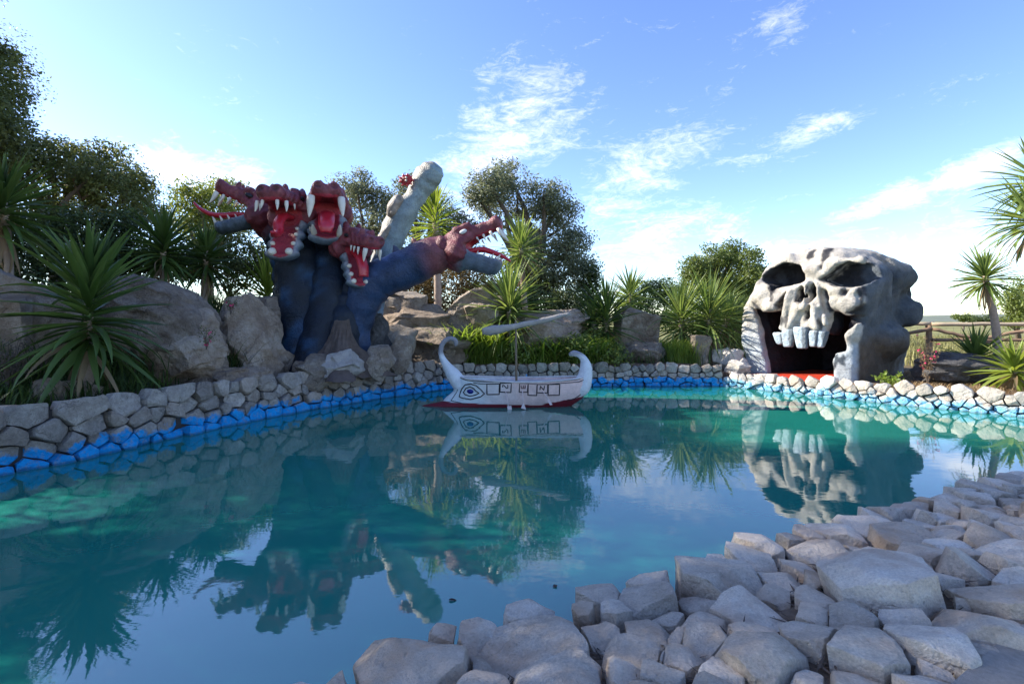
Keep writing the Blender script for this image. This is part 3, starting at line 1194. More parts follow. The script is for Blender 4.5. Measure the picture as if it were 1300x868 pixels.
# ------------------------------------------------------------------ skull cave
def build_skull():
    n = np.array([-0.85, -0.527]); n /= np.linalg.norm(n)
    ua = np.array([-n[1], n[0]])          # to the right along the face
    O = np.array([6.79, 12.11])
    z0 = 0.20

    def fuv(zx, zy):                      # point of the enlarged photo detail -> face plane
        px, py = 920 + zx / 4.133, 290 + zy / 4.133
        dx = (px - 650) / F
        t = (O @ n) / (dx * n[0] + n[1])
        p = np.array([t * dx, t]) - O
        return float(p @ ua), CAMZ - (py - HOR) / F * t - z0

    def poly(*pts):
        return [fuv(*q) for q in pts]
    h = 0.03
    lo, hi = (-1.75, -0.45, -0.15), (2.0, 3.6, 3.5)
    U, V, Z = grid3(lo, hi, h)
    U2, Z2 = U[:, 0, :], Z[:, 0, :]
    lum = 0.10 * fbm(U * 1.6, V * 1.6, Z * 1.6, 5, 2) + 0.06 * fbm(U * 4.5, V * 4.5, Z * 4.5, 9, 3)

    def ext(pts, v0, v1, r=0.05):
        d2 = sd_poly(U2, Z2, pts)[:, None, :] + 0 * V
        return smax(d2, np.maximum(v0 - V, V - v1), r)
    # head block, domed on top, tapered a little to the back
    out = poly((80, 560), (82, 460), (100, 400), (128, 330), (138, 270), (178, 182), (258, 122), (362, 84), (500, 74), (640, 62), (760, 72))
    ur = max(q[0] for q in out)
    out = out + [(max(ur, 1.36), out[-1][1] - 0.30), (1.34, 1.2), (1.30, -0.3), (-1.42, -0.3), (-1.38, 0.3)]
    s2 = sd_poly(U2, Z2, out)[:, None, :]
    Vs = V - 0.34 * np.clip(Z - 2.2, 0, 2) ** 1.3 - 0.10 * np.clip(U - 0.8, 0, 1)
    s = smax(s2 + 0.10 * np.clip(V - 1.2, 0, 3), np.maximum(-Vs, V - 3.1), 0.26)
    s = smax(s, sd_ell(U, V, Z, (0.0, 1.5, 0.6), (2.1, 2.7, 2.85)), 0.2)
    # brow, cheek bones and side lumps
    def bl(c, r, k=0.15):
        nonlocal s
        s = smin(s, sd_ell(U, V, Z, c, r), k)
    for a, b, r in (((185, 350), (235, 425), 0.12), ((235, 425), (330, 330), 0.10), ((250, 165), (300, 158), 0.09), ((300, 160), (430, 230), 0.11),
                    ((430, 230), (560, 190), 0.12), ((560, 185), (680, 165), 0.12), ((560, 330), (680, 335), 0.12), ((560, 400), (670, 385), 0.16)):
        p, q = fuv(*a), fuv(*b)
        fv = lambda c: 0.34 * max(0, c[1] - 2.2) ** 1.3 + 0.10 * max(0, c[0] - 0.8) + 0.05
        s = smin(s, sd_cap(U, V, Z, (p[0], fv(p), p[1]), (q[0], fv(q), q[1]), r, r), 0.16)
    s = smax(s, s2 + 0 * V - 0.01, 0.08)
    bl((1.18, 2.30, 2.48), (0.42, 0.50, 0.40))       # knob at the back of the temple
    bl((1.10, 1.75, 2.72), (0.30, 0.6, 0.26))
    bl((1.26, 2.55, 1.62), (0.40, 0.42, 0.40))       # lower knob
    bl((1.28, 1.7, 0.95), (0.36, 0.7, 0.42), 0.25)   # flared jaw angle
    bl((1.22, 0.75, 2.35), (0.28, 0.55, 0.38), 0.25)
    bl((-1.28, 0.6, 1.1), (0.22, 0.6, 0.6), 0.2)
    # groove between face and back of the head on the visible side
    s = smax(s, -sd_cap(U, V, Z, (1.36, 1.35, 2.9), (1.52, 1.75, 1.8), 0.17, 0.13), 0.12)
    s = smax(s, -sd_cap(U, V, Z, (1.3, 2.75, 2.05), (1.7, 2.55, 2.02), 0.13, 0.13), 0.1)
    # mouth cave
    mouth = poly((228, 830), (218, 700), (195, 610), (178, 530), (165, 470), (140, 420), (200, 440), (275, 432), (330, 400), (430, 400), (540, 440), (610, 452), (700, 455), (695, 490), (640, 540), (612, 585), (618, 640), (568, 650), (558, 700), (562, 830))
    dm = smin(ext(mouth, -1.0, 0.42, 0.06), smax(ext(mouth, -1.0, 2.7, 0.06), np.abs(U) - 1.0, 0.1), 0.1)
    s = smax(s, -dm, 0.07)
    # hanging upper jaw
    col = poly((335, 320), (360, 285), (430, 270), (480, 280), (520, 330), (555, 430), (545, 520), (525, 560), (420, 548), (310, 560), (300, 520), (325, 430))
    dc = ext(col, -0.10, 0.75, 0.12)
    s = smin(s, dc, 0.08)
    for a, b, r, k in (((445, 290), (432, 420), 0.07, 0.08), ((350, 330), (318, 520), 0.08, 0.08), ((520, 340), (545, 500), 0.09, 0.08), ((470, 400), (500, 520), 0.10, 0.1), ((395, 420), (350, 530), 0.09, 0.1)):
        p, q = fuv(*a), fuv(*b)
        s = smin(s, sd_cap(U, V, Z, (p[0], -0.10, p[1]), (q[0], -0.14, q[1]), r, r), k)
    # eye sockets, nose, hollows
    eyeL = poly((178, 258), (220, 212), (290, 180), (365, 197), (408, 240), (402, 275), (335, 298), (275, 318), (243, 345), (232, 300), (205, 285))
    eyeR = poly((485, 266), (540, 232), (580, 188), (640, 173), (698, 192), (724, 240), (712, 280), (660, 304), (560, 292))
    nose1 = poly((384, 385), (390, 322), (410, 303), (428, 322), (428, 358), (402, 388))
    nose2 = poly((446, 385), (449, 305), (464, 290), (477, 312), (474, 350))
    hol1 = poly((268, 400), (345, 322), (330, 400), (312, 450), (282, 432))
    hol2 = poly((640, 442), (712, 395), (738, 440), (742, 485), (706, 478), (690, 455))
    hol3 = poly((505, 320), (530, 330), (552, 420), (535, 440), (520, 400))
    fl = poly((440, 440), (458, 410), (450, 450), (440, 470))
    cr1 = poly((402, 150), (405, 122), (424, 115), (424, 150), (412, 160))
    cr2 = poly((488, 200), (493, 150), (486, 110), (500, 108), (506, 150), (500, 210), (493, 215))
    sp1 = poly((612, 345), (622, 322), (645, 322), (630, 350))
    sp2 = poly((695, 350), (700, 302), (712, 302), (712, 360), (704, 380))
    dark2 = None
    for pts, dep, rr in ((eyeL, 0.75, 0.08), (eyeR, 0.75, 0.08), (nose1, 0.28, 0.04), (nose2, 0.28, 0.04), (hol1, 0.22, 0.06), (hol2, 0.25, 0.05), (hol3, 0.10, 0.05), (fl, 0.08, 0.03), (cr1, 0.05, 0.03), (cr2, 0.07, 0.03), (sp1, 0.06, 0.03), (sp2, 0.07, 0.03)):
        dd = ext(pts, -0.6, dep, rr)
        s = smax(s, -dd, 0.06)
    s = s + lum * 0.75 + 0.02 * np.abs(fbm(U * 3.1, V * 3.1, Z * 3.1, 77, 3))
    # ground it
    Vv, Q = surface_nets(s, lo, h)
    # colours of the paint
    u, v, z = Vv[:, 0], Vv[:, 1], Vv[:, 2]
    nz = fbm(u * 3, v * 3, z * 3, 31, 3)
    nf = fbm(u * 9, v * 9, z * 9, 37, 3)
    base = np.array([0.47, 0.43, 0.365])[None, :] + (nz * 0.10)[:, None]
    blue = np.array([0.36, 0.43, 0.48])
    st = sstep(0.12, 0.42, fbm(u * 2.6, v * 2.6, z * 2.2, 91, 4))[:, None] * 0.62
    base = base * (1 - st) + np.array([0.26, 0.25, 0.25])[None, :] * st
    f = sstep(1.45, 0.7, z + 0.5 * nz)[:, None] * 0.75
    colr = base * (1 - f) + blue[None, :] * f

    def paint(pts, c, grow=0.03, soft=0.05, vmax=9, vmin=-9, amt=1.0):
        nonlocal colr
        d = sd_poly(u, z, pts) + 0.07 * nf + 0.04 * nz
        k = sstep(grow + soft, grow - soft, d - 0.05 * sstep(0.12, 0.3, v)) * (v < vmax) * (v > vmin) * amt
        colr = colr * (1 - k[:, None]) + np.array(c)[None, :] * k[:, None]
    black = (0.022, 0.022, 0.028)
    # interior of the cave
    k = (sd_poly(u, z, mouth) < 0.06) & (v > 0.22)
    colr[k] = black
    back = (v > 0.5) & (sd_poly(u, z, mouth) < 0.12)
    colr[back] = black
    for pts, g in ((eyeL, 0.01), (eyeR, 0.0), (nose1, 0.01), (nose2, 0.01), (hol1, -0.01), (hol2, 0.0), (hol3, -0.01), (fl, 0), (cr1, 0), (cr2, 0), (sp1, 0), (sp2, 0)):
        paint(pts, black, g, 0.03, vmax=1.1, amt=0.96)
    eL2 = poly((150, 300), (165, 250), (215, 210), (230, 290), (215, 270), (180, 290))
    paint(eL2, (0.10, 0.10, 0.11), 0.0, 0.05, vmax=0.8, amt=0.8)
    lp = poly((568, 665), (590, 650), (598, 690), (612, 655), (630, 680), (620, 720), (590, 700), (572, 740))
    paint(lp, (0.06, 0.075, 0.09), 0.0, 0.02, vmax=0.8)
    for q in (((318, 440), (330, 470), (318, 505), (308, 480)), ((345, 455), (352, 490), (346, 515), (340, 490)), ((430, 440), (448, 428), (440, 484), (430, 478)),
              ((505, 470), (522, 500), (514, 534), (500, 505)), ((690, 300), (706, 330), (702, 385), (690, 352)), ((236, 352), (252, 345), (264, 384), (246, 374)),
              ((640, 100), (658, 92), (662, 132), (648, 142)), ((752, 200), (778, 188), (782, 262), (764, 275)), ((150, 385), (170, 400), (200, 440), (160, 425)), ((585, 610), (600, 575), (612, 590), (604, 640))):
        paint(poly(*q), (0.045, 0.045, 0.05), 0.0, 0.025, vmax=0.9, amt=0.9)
    # the right flank: slate with pale scuffs, brown near the ground
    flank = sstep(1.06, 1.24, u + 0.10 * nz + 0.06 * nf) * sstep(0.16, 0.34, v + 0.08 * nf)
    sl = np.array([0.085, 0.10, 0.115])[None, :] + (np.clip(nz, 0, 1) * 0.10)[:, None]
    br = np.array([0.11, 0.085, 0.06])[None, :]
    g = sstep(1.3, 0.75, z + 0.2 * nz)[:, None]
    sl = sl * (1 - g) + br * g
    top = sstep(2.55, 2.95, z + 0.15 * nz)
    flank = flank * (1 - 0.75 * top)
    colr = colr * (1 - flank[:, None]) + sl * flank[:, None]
    colr = np.clip(colr, 0.01, 0.9)
    root = empty('skull_cave', (O[0], O[1], z0))
    root.rotation_euler = (0, 0, math.atan2(ua[1], ua[0]))
    tag(root, 'giant painted plaster skull with an open mouth for a cave entrance', 'skull sculpture')
    # local frame: x = along face, y = into the skull
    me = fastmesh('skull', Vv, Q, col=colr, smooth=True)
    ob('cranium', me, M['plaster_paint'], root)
    # teeth
    for i, (zx, zy, w, hh) in enumerate(((303, 600, 44, 66), (352, 598, 50, 84), (424, 596, 58, 92), (482, 602, 40, 84), (516, 606, 40, 80))):
        cu, cz = fuv(zx, zy)
        a, b = fuv(zx - w / 2, zy), fuv(zx + w / 2, zy)
        wu = b[0] - a[0]
        hz = (fuv(zx, zy - hh / 2)[1] - fuv(zx, zy + hh / 2)[1])
        tl = (-0.14, -0.14, -0.26)
        TX, TY, TZ = grid3(tl, (0.14, 0.14, 0.26), 0.014)
        tilt = (0.35, -0.1, 0.12, -0.15, -0.35)[i]
        hz *= (0.8, 0.95, 1.05, 0.85, 0.9)[i]
        XX = TX + TZ * tilt * 0.5
        tap = 1 - 0.42 * np.clip(-TZ / hz, -0.4, 0.6)
        td = sd_rbox(XX / tap, TY / tap, TZ, (0, 0, 0.03), (wu * 0.56, 0.085, hz * 0.60), 0.045)
        td = td + 0.010 * fbm(TX * 16 + i * 5, TY * 16, TZ * 16, 50 + i, 2)
        tv, tq = surface_nets(td, tl, 0.014)
        tn = fbm(tv[:, 0] * 14, tv[:, 1] * 14, tv[:, 2] * 14 + i, 61, 2)
        tc = np.array([0.40, 0.48, 0.54])[None, :] + (tn * 0.2)[:, None]
        dk = sstep(0.02, 0.06, tv[:, 0] + 0.05 * tn)[:, None] * 0.75
        tc = tc * (1 - dk) + np.array([0.06, 0.07, 0.08])[None, :] * dk
        t = ob('tooth', fastmesh('tooth', tv, tq, col=np.clip(tc, 0.02, 0.9), smooth=True), M['plaster_paint'], root)
        t.location = (cu, (-0.08, -0.13, -0.15, -0.10, -0.06)[i], cz + 0.08)
    # red floor slab running out of the mouth
    a, b = -0.92, 0.86
    pts = [(a, -0.42), (-0.3, -0.50), (0.35, -0.46), (b, -0.40), (b, 2.2), (a, 2.2)]
    nn = len(pts)
    V3 = [(p[0], p[1], 0.085) for p in pts] + [(p[0], p[1], -0.2) for p in pts]
    Fc = [list(range(nn))] + [[i, nn + i, nn + (i + 1) % nn, (i + 1) % nn] for i in range(nn)]
    me = bpy.data.meshes.new('floor_slab'); me.from_pydata(V3, [], Fc)
    ob('floor_slab', me, M['red_floor'], root)


build_skull()


# ------------------------------------------------------------------ hydra
MAROON = np.array([0.20, 0.040, 0.048])
FLESH = np.array([0.42, 0.035, 0.055])
NAVY = np.array([0.004, 0.011, 0.024])
SLATE = np.array([0.11, 0.145, 0.18])


def cone_tooth():
    pts = [(0, 0, 0), (0.03, 0, 0.3), (0.06, 0, 0.62), (0.13, 0, 0.88), (0.2, 0, 1.0)]
    V, Fc = tube(pts, [0.24, 0.25, 0.17, 0.085, 0.01], 8)
    return pymesh('tooth', V, Fc)


def lump_tooth():
    tl = (-0.6, -0.6, -0.5)
    X, Y, Z = grid3(tl, (0.6, 0.6, 0.7), 0.1)
    d = sd_ell(X, Y, Z, (0, 0, 0.1), (0.5, 0.42, 0.45)) + 0.16 * fbm(X * 2.2, Y * 2.2, Z * 2.2, 3, 2)
    V, Q = surface_nets(d, tl, 0.1)
    return fastmesh('tooth', V, Q, smooth=True)


def head_upper(seed, narrow=1.0, up=0.0, bumps=True, grey=False):
    h = 0.022
    lo, hi = (-0.55, -0.42, -0.42), (1.05, 0.42, 0.52)
    X, Y, Z = grid3(lo, hi, h)
    Ya = np.abs(Y)
    s = sd_ell(X, Y, Z, (-0.10, 0, 0.08), (0.34, 0.29, 0.26))
    s = smin(s, sd_cap(X, Y, Z, (0.08, 0, 0.15), (0.84, 0, 0.13), 0.155, 0.105, 1.65 * narrow), 0.12)
    s = smin(s, sd_ell(X, Ya, Z, (0.86, 0.10 * narrow, 0.19), (0.11, 0.085, 0.085)), 0.06)
    s = smin(s, sd_cap(X, Ya, Z, (-0.02, 0.17, 0.27), (0.28, 0.13, 0.29), 0.07, 0.05), 0.06)
    s = smin(s, sd_cap(X, Ya, Z, (0.28, 0.16 * narrow, 0.22), (0.80, 0.12 * narrow, 0.20), 0.035, 0.03), 0.05)
    s = smin(s, sd_ell(X, Ya, Z, (-0.12, 0.26, -0.04), (0.17, 0.11, 0.16)), 0.07)
    s = smin(s, sd_ell(X, Ya, Z, (-0.30, 0.22, 0.16), (0.09, 0.085, 0.14)), 0.05)
    s = smin(s, sd_ell(X, Y, Z, (-0.22, 0, -0.08), (0.22, 0.23, 0.20)), 0.1)
    if bumps:
        for bx, by, bz in ((0.50, 0.09, 0.27), (-0.14, 0.12, 0.34)):
            s = smin(s, sd_ell(X, Ya, Z, (bx, by, bz), (0.06, 0.05, 0.085)), 0.04)
    # skin folds beside the snout and cheeks
    s = s + 0.007 * np.sin((X * 1.1 + Z * 0.9) * 34 + 2 * fbm(X * 3, Ya * 3, Z * 3, seed, 2)) * sstep(0.10, 0.2, Ya) * sstep(0.95, 0.6, X)
    # mouth: flat underside with arched palate, eye pits, nostrils
    s = smax(s, -sd_rbox(X, Y, Z, (0.72, 0, -0.30), (0.68, 0.6, 0.33), 0.05), 0.03)
    s = smax(s, -sd_cap(X, Y, Z, (0.12, 0, 0.02), (0.80, 0, 0.03), 0.085, 0.06, 1.9 * narrow), 0.03)
    s = smax(s, -sd_ell(X, Ya, Z, (0.955, 0.105 * narrow, 0.205), (0.05, 0.045, 0.035)), 0.02)
    s = smax(s, -sd_ell(X, Ya, Z, (0.14, 0.245, 0.20), (0.085, 0.05, 0.055)), 0.03)
    s = s + 0.012 * fbm(X * 9, Y * 9, Z * 9, seed + 3, 2)
    V, Q = surface_nets(s, lo, h)
    x, y, z = V.T
    nz = fbm(x * 6, y * 6, z * 6, seed + 9, 3)
    col = MAROON[None, :] * (1 + 0.5 * nz)[:, None]
    hi = sstep(0.15, 0.5, nz + 0.5 * (z - 0.2))[:, None] * 0.5
    col = col * (1 - hi) + np.array([0.36, 0.13, 0.12])[None, :] * hi
    k = ((z < 0.085) & (np.abs(y) < 0.19 * max(narrow, 0.7)) & (x > -0.02)).astype(float)[:, None]
    col = col * (1 - k) + FLESH[None, :] * k
    pit = sstep(0.1, 0.04, np.sqrt((x - 0.955) ** 2 + (np.abs(y) - 0.105 * narrow) ** 2 + (z - 0.205) ** 2) + 0.03)[:, None]
    col = col * (1 - pit) + 0.02 * pit
    if grey:
        g = np.array([0.30, 0.30, 0.25])[None, :] * (1 + 0.4 * nz)[:, None]
        col = g
    bk = sstep(-0.22, -0.48, x + 0.08 * nz)[:, None] * 0.4
    col = col * (1 - bk) + NAVY[None, :] * bk
    return V, Q, np.clip(col, 0.005, 0.9)


def head_lower(seed, narrow=1.0, grey=False):
    h = 0.022
    lo, hi = (-0.3, -0.40, -0.3), (1.0, 0.40, 0.16)
    X, Y, Z = grid3(lo, hi, h)
    w = 1.75 * narrow
    s = sd_cap(X, Y, Z, (0.0, 0, -0.07), (0.76, 0, -0.05), 0.145, 0.135, w, 0.72)
    s = smin(s, sd_ell(X, Y, Z, (-0.08, 0, -0.04), (0.2, 0.27, 0.17)), 0.08)
    s = smax(s, Z - 0.03 - 0.02 * fbm(X * 5, Y * 5, 0 * Z, seed, 2), 0.03)
    s = smax(s, -sd_cap(X, Y, Z, (0.10, 0, 0.045), (0.74, 0, 0.05), 0.095, 0.095, w, 0.8), 0.03)
    s = s + 0.010 * np.sin(X * 30 + 5 * Z) * sstep(0.14, 0.22, np.abs(Y)) + 0.012 * fbm(X * 9, Y * 9, Z * 9, seed + 3, 2)
    V, Q = surface_nets(s, lo, h)
    x, y, z = V.T
    nz = fbm(x * 6, y * 6, z * 6, seed + 9, 3)
    col = SLATE[None, :] * (1 + 0.7 * nz)[:, None]
    inn = sstep(0.115, 0.10, np.sqrt((y / w) ** 2 + (np.maximum(z - 0.05, -9) / 0.8) ** 2) + 0.5 * np.maximum(x - 0.80, 0))
    rim = sstep(-0.04, 0.02, z) * (1 - inn)
    pale = np.array([0.34, 0.33, 0.34])
    col = col * (1 - rim[:, None] * 0.7) + pale[None, :] * rim[:, None] * 0.7
    col = col * (1 - inn[:, None]) + (FLESH * 0.85)[None, :] * inn[:, None]
    bk = sstep(0.12, -0.15, x + 0.1 * nz)[:, None]
    col = col * (1 - bk) + MAROON[None, :] * bk
    return V, Q, np.clip(col, 0.005, 0.9)


def build_hydra():
    root = empty('hydra_statue', tuple(P(410, 470, 10.4)))
    root.location.z = gz(root.location.x, root.location.y)
    RL = Vector(root.location)
    tag(root, 'many headed hydra sculpture with dark blue necks and red snarling heads', 'sculpture')
    cone, lump = cone_tooth(), lump_tooth()
    cone.materials.append(M['tooth_ivory'])
    lump.materials.append(M['tooth_ivory'])

    def neck(pts, kind='navy', seed=0, sides=26):
        """pts: (px, py, depth, radius in px)"""
        ctrl = []
        for (px, py, Y, rp) in pts:
            p = P(px, py, Y)
            ctrl.append((p.x, p.y, p.z, rp * Y / F))
        c = spline(ctrl, 46)
        V, Fc = tube([Vector(q[:3]) - RL for q in c], list(c[:, 3]), sides, cap=True)
        ctr = np.repeat(c[:, :3] - np.array(RL), sides, 0)
        ctr = np.vstack([ctr, V[-2:]])
        d = V - ctr
        L = np.linalg.norm(d, axis=1, keepdims=True)
        d = d / np.maximum(L, 1e-6)
        along = np.concatenate([np.repeat(np.linspace(0, 1, 46), sides), [0, 1]])
        nn = fbm(V[:, 0] * 2.2, V[:, 1] * 2.2, V[:, 2] * 2.2, seed, 3)
        n2 = fbm(V[:, 0] * 7, V[:, 1] * 7, V[:, 2] * 7, seed + 5, 2)
        fold = np.sin(along * 60 + 3 * nn) * 0.010
        V = V + d * (nn * 0.055 + n2 * 0.035 + fold)[:, None] * (L > 1e-4)
        nc = fbm(V[:, 0] * 3, V[:, 1] * 3, V[:, 2] * 3, seed + 11, 4)
        if kind == 'navy':
            col = NAVY[None, :] * (1 + 0.6 * nc)[:, None]
            k = sstep(0.10, 0.40, nc)[:, None] * 0.6
            col = col * (1 - k) + np.array([0.018, 0.075, 0.17])[None, :] * k
            k = sstep(0.70, 0.98, along + 0.12 * nc)[:, None] * 0.8
            col = col * (1 - k) + (MAROON * 0.8)[None, :] * k
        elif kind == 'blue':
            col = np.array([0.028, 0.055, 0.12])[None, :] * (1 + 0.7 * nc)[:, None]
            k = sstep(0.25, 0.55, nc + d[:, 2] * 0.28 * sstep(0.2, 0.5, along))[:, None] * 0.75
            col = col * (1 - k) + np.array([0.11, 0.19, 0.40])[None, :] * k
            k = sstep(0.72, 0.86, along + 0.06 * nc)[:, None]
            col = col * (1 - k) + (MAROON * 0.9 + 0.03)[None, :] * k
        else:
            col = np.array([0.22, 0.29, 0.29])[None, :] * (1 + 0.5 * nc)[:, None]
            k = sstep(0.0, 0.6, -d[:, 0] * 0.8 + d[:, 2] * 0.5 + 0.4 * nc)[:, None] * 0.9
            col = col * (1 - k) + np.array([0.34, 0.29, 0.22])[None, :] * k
            k = sstep(0.3, 0.02, along)[:, None] * 0.6
            col = col * (1 - k) + np.array([0.10, 0.16, 0.28])[None, :] * k
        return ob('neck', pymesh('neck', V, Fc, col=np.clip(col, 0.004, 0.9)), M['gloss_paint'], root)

    neck([(392, 478, 10.6, 44), (388, 430, 10.6, 36), (384, 380, 10.6, 32), (381, 335, 10.65, 30), (378, 300, 10.7, 28), (372, 278, 10.6, 24)], 'navy', 1)   # B
    neck([(380, 470, 10.9, 30), (378, 400, 10.9, 28), (374, 340, 10.9, 27), (362, 300, 10.9, 26), (342, 280, 10.9, 22)], 'navy', 2)   # A
    neck([(404, 476, 10.3, 36), (412, 420, 10.45, 31), (420, 370, 10.6, 28), (421, 325, 10.8, 26), (420, 290, 10.9, 25), (418, 268, 10.85, 22)], 'navy', 3)   # C
    neck([(428, 476, 10.5, 30), (434, 420, 10.45, 26), (442, 375, 10.65, 22), (446, 340, 10.75, 21), (449, 316, 10.6, 18)], 'navy', 4)   # D
    neck([(448, 470, 10.7, 17), (452, 425, 10.6, 18), (460, 385, 10.55, 22), (478, 357, 10.55, 25), (510, 343, 10.55, 24), (548, 326, 10.55, 24), (572, 318, 10.55, 18)], 'blue', 5)   # F
    neck([(462, 420, 11.2, 20), (475, 370, 11.3, 17), (487, 330, 11.35, 15), (498, 297, 11.4, 16.5), (514, 268, 11.4, 17), (528, 249, 11.45, 13.5), (538, 233, 11.45, 16.5), (547, 222, 11.4, 16.5), (553, 214, 11.38, 13), (556, 210, 11.36, 7)], 'olive', 6)   # E
    # weathered knob, ear and brow on the grey neck
    def blob(name, px, py, Y, rad, col, mat='gloss_paint', seed=0, rot=(0, 0, 0)):
        tl = (-1.4, -1.4, -1.4)
        X, Yy, Z = grid3(tl, (1.4, 1.4, 1.4), 0.14)
        d = sd_ell(X, Yy, Z, (0, 0, 0), (1, 1, 1)) + 0.35 * fbm(X * 1.5, Yy * 1.5, Z * 1.5, seed, 3)
        V, Q = surface_nets(d, tl, 0.14)
        V = V * np.array(rad)[None, :]
        c = np.tile(np.array(col), (len(V), 1)) * (1 + 0.6 * fbm(V[:, 0] * 9, V[:, 1] * 9, V[:, 2] * 9, seed + 2, 2))[:, None]
        o = ob(name, fastmesh(name, V, Q, col=np.clip(c, 0.01, 0.9), smooth=True), M[mat], root)
        o.location = P(px, py, Y) - RL
        o.rotation_euler = rot
        return o
    blob('brow', 501, 261, 11.12, (0.14, 0.12, 0.27), (0.30, 0.25, 0.19), seed=3, rot=(0, R(32), 0))
    blob('brow', 486, 300, 11.15, (0.09, 0.12, 0.30), (0.28, 0.24, 0.19), seed=4, rot=(0, R(36), 0))
    blob('nostril', 543, 222, 11.18, (0.07, 0.05, 0.06), (0.10, 0.10, 0.09), seed=5)
    # small scarlet frill with pale teeth beside the grey neck
    fr = blob('frill', 516, 229, 11.2, (0.14, 0.07, 0.12), (0.42, 0.03, 0.03), seed=7)
    for k in range(9):
        a = 2 * math.pi * k / 9
        q = ob('frill_point', cone, None, fr)
        q.matrix_local = Matrix.Translation((0.11 * math.cos(a), -0.03, 0.09 * math.sin(a))) @ Euler((0, math.pi / 2 - a, 0)).to_matrix().to_4x4() @ Matrix.Diagonal((0.10, 0.10, 0.07, 1))
        q.data = FRILL
    for dz in (-0.03, 0.035):
        q = ob('frill_tooth', lump, None, fr)
        q.matrix_local = Matrix.Translation((0.01, -0.08, dz)) @ Matrix.Diagonal((0.05, 0.05, 0.05, 1))
    # back fins of the right neck
    def fin(px, py, Y, w, hgt, col, seed):
        V, Fc = tube([(0, 0, -0.05), (0.01, 0, hgt * 0.4), (-0.03, 0, hgt * 0.8), (-0.06, 0, hgt)], [w, w * 0.8, w * 0.4, 0.01], 10, 0.45, up=(1, 0, 0))
        c = np.tile(np.array(col), (len(V), 1))
        o = ob('fin', pymesh('fin', V, Fc, col=c), M['gloss_paint'], root)
        o.location = P(px, py, Y) - RL
    fin(527, 318, 10.5, 0.13, 0.26, (0.30, 0.09, 0.06), 1)
    fin(503, 326, 10.6, 0.12, 0.24, (0.09, 0.10, 0.14), 2)

    def head(px, py, Y, fwd, size, opening, seed, narrow=1.0, roll=0.0, lumps=False, tongue=None, white_eye=False, upteeth=None, lowteeth=None, low_scale=1.0, sn=0.68, thick=1.25):
        V, Q, c = head_upper(seed, narrow, bumps=not white_eye)
        V[:, 0] = np.where(V[:, 0] > 0, V[:, 0] * sn, V[:, 0])
        me = fastmesh('head', V, Q, col=c, smooth=True)
        o = ob('head', me, M['gloss_paint'], root)
        f = Vector(fwd).normalized()
        side = Vector((0, 0, 1)).cross(f).normalized()
        up = f.cross(side)
        Rm = Matrix((f, side, up)).transposed() @ Euler((roll, 0, 0)).to_matrix()
        o.matrix_local = Matrix.Translation(P(px, py, Y) - RL) @ Rm.to_4x4() @ Matrix.Diagonal((size, size, size, 1))
        lowm = Matrix.Translation((-0.02, 0, -0.03)) @ Euler((0, opening, 0)).to_matrix().to_4x4() 
        V, Q, c = head_lower(seed + 50, narrow)
        V[:, 0] = np.where(V[:, 0] > 0, V[:, 0] * sn * low_scale, V[:, 0])
        V[:, 2] = np.where(V[:, 2] < -0.03, (V[:, 2] + 0.03) * thick - 0.03, V[:, 2])
        ob('lower_jaw', fastmesh('lower_jaw', V, Q, col=c, smooth=True), M['gloss_paint'], o, lowm)
        rg = random.Random(seed)
        ny = narrow
        ut = upteeth or [(0.83, 0.15, 0.21), (0.66, 0.205, 0.13), (0.50, 0.22, 0.12), (0.35, 0.22, 0.10)]
        for (x, y, L) in ut:
            for sg in (-1, 1):
                x2 = x * sn
                ll = L * rg.uniform(0.85, 1.15) * 0.9
                q = ob('tooth', cone, None, o)
                q.matrix_local = Matrix.Translation((x2 + rg.uniform(-.01, .01), sg * y * ny, 0.055)) @ Euler((math.pi + sg * 0.08, rg.uniform(-.15, .1), 0)).to_matrix().to_4x4() @ Matrix.Diagonal((ll * 0.72, ll * 0.72, ll, 1))
        lt = lowteeth or [(0.80, 0.13, 0.13), (0.66, 0.19, 0.10), (0.50, 0.20, 0.085), (0.34, 0.205, 0.075)]
        for (x, y, L) in lt:
            for sg in (-1, 1):
                x2 = x * sn * low_scale
                ll = L * rg.uniform(0.85, 1.15) * 0.9
                q = ob('tooth', lump if lumps else cone, None, o)
                if lumps:
                    tm = Matrix.Translation((x2 + rg.uniform(-.02, .02), sg * (y - 0.09) * ny, -0.005)) @ Matrix.Diagonal((ll * 0.62, ll * 0.72, ll * 0.75, 1))
                else:
                    tm = Matrix.Translation((x2 + rg.uniform(-.01, .01), sg * y * ny, -0.01)) @ Euler((sg * -0.08, rg.uniform(-.1, .15), 0)).to_matrix().to_4x4() @ Matrix.Diagonal((ll * 0.8, ll * 0.8, ll, 1))
                q.matrix_local = lowm @ tm
        if tongue:
            c = spline([(q[0] * sn, q[1], q[2], q[3] * 0.85) for q in tongue], 22)
            V, Fc = tube([tuple(q[:3]) for q in c], list(c[:, 3]), 10, 1.7, up=(0.1, 0, 1))
            ob('tongue', pymesh('tongue', V, Fc), M['tongue_red'], o)
        for sg in (-1, 1):
            tl = (-1.2,) * 3
            X, Yy, Z = grid3(tl, (1.2,) * 3, 0.2)
            V, Q = surface_nets(sd_ell(X, Yy, Z, (0, 0, 0), (1, 1, 1)), tl, 0.2)
            e = ob('eye', fastmesh('eye', V, Q, smooth=True), M['eye_white' if white_eye else 'black_line'], o)
            e.matrix_local = Matrix.Translation((0.14 * sn, sg * 0.232, 0.20)) @ Matrix.Diagonal((0.062, 0.022, 0.034, 1))
        return o
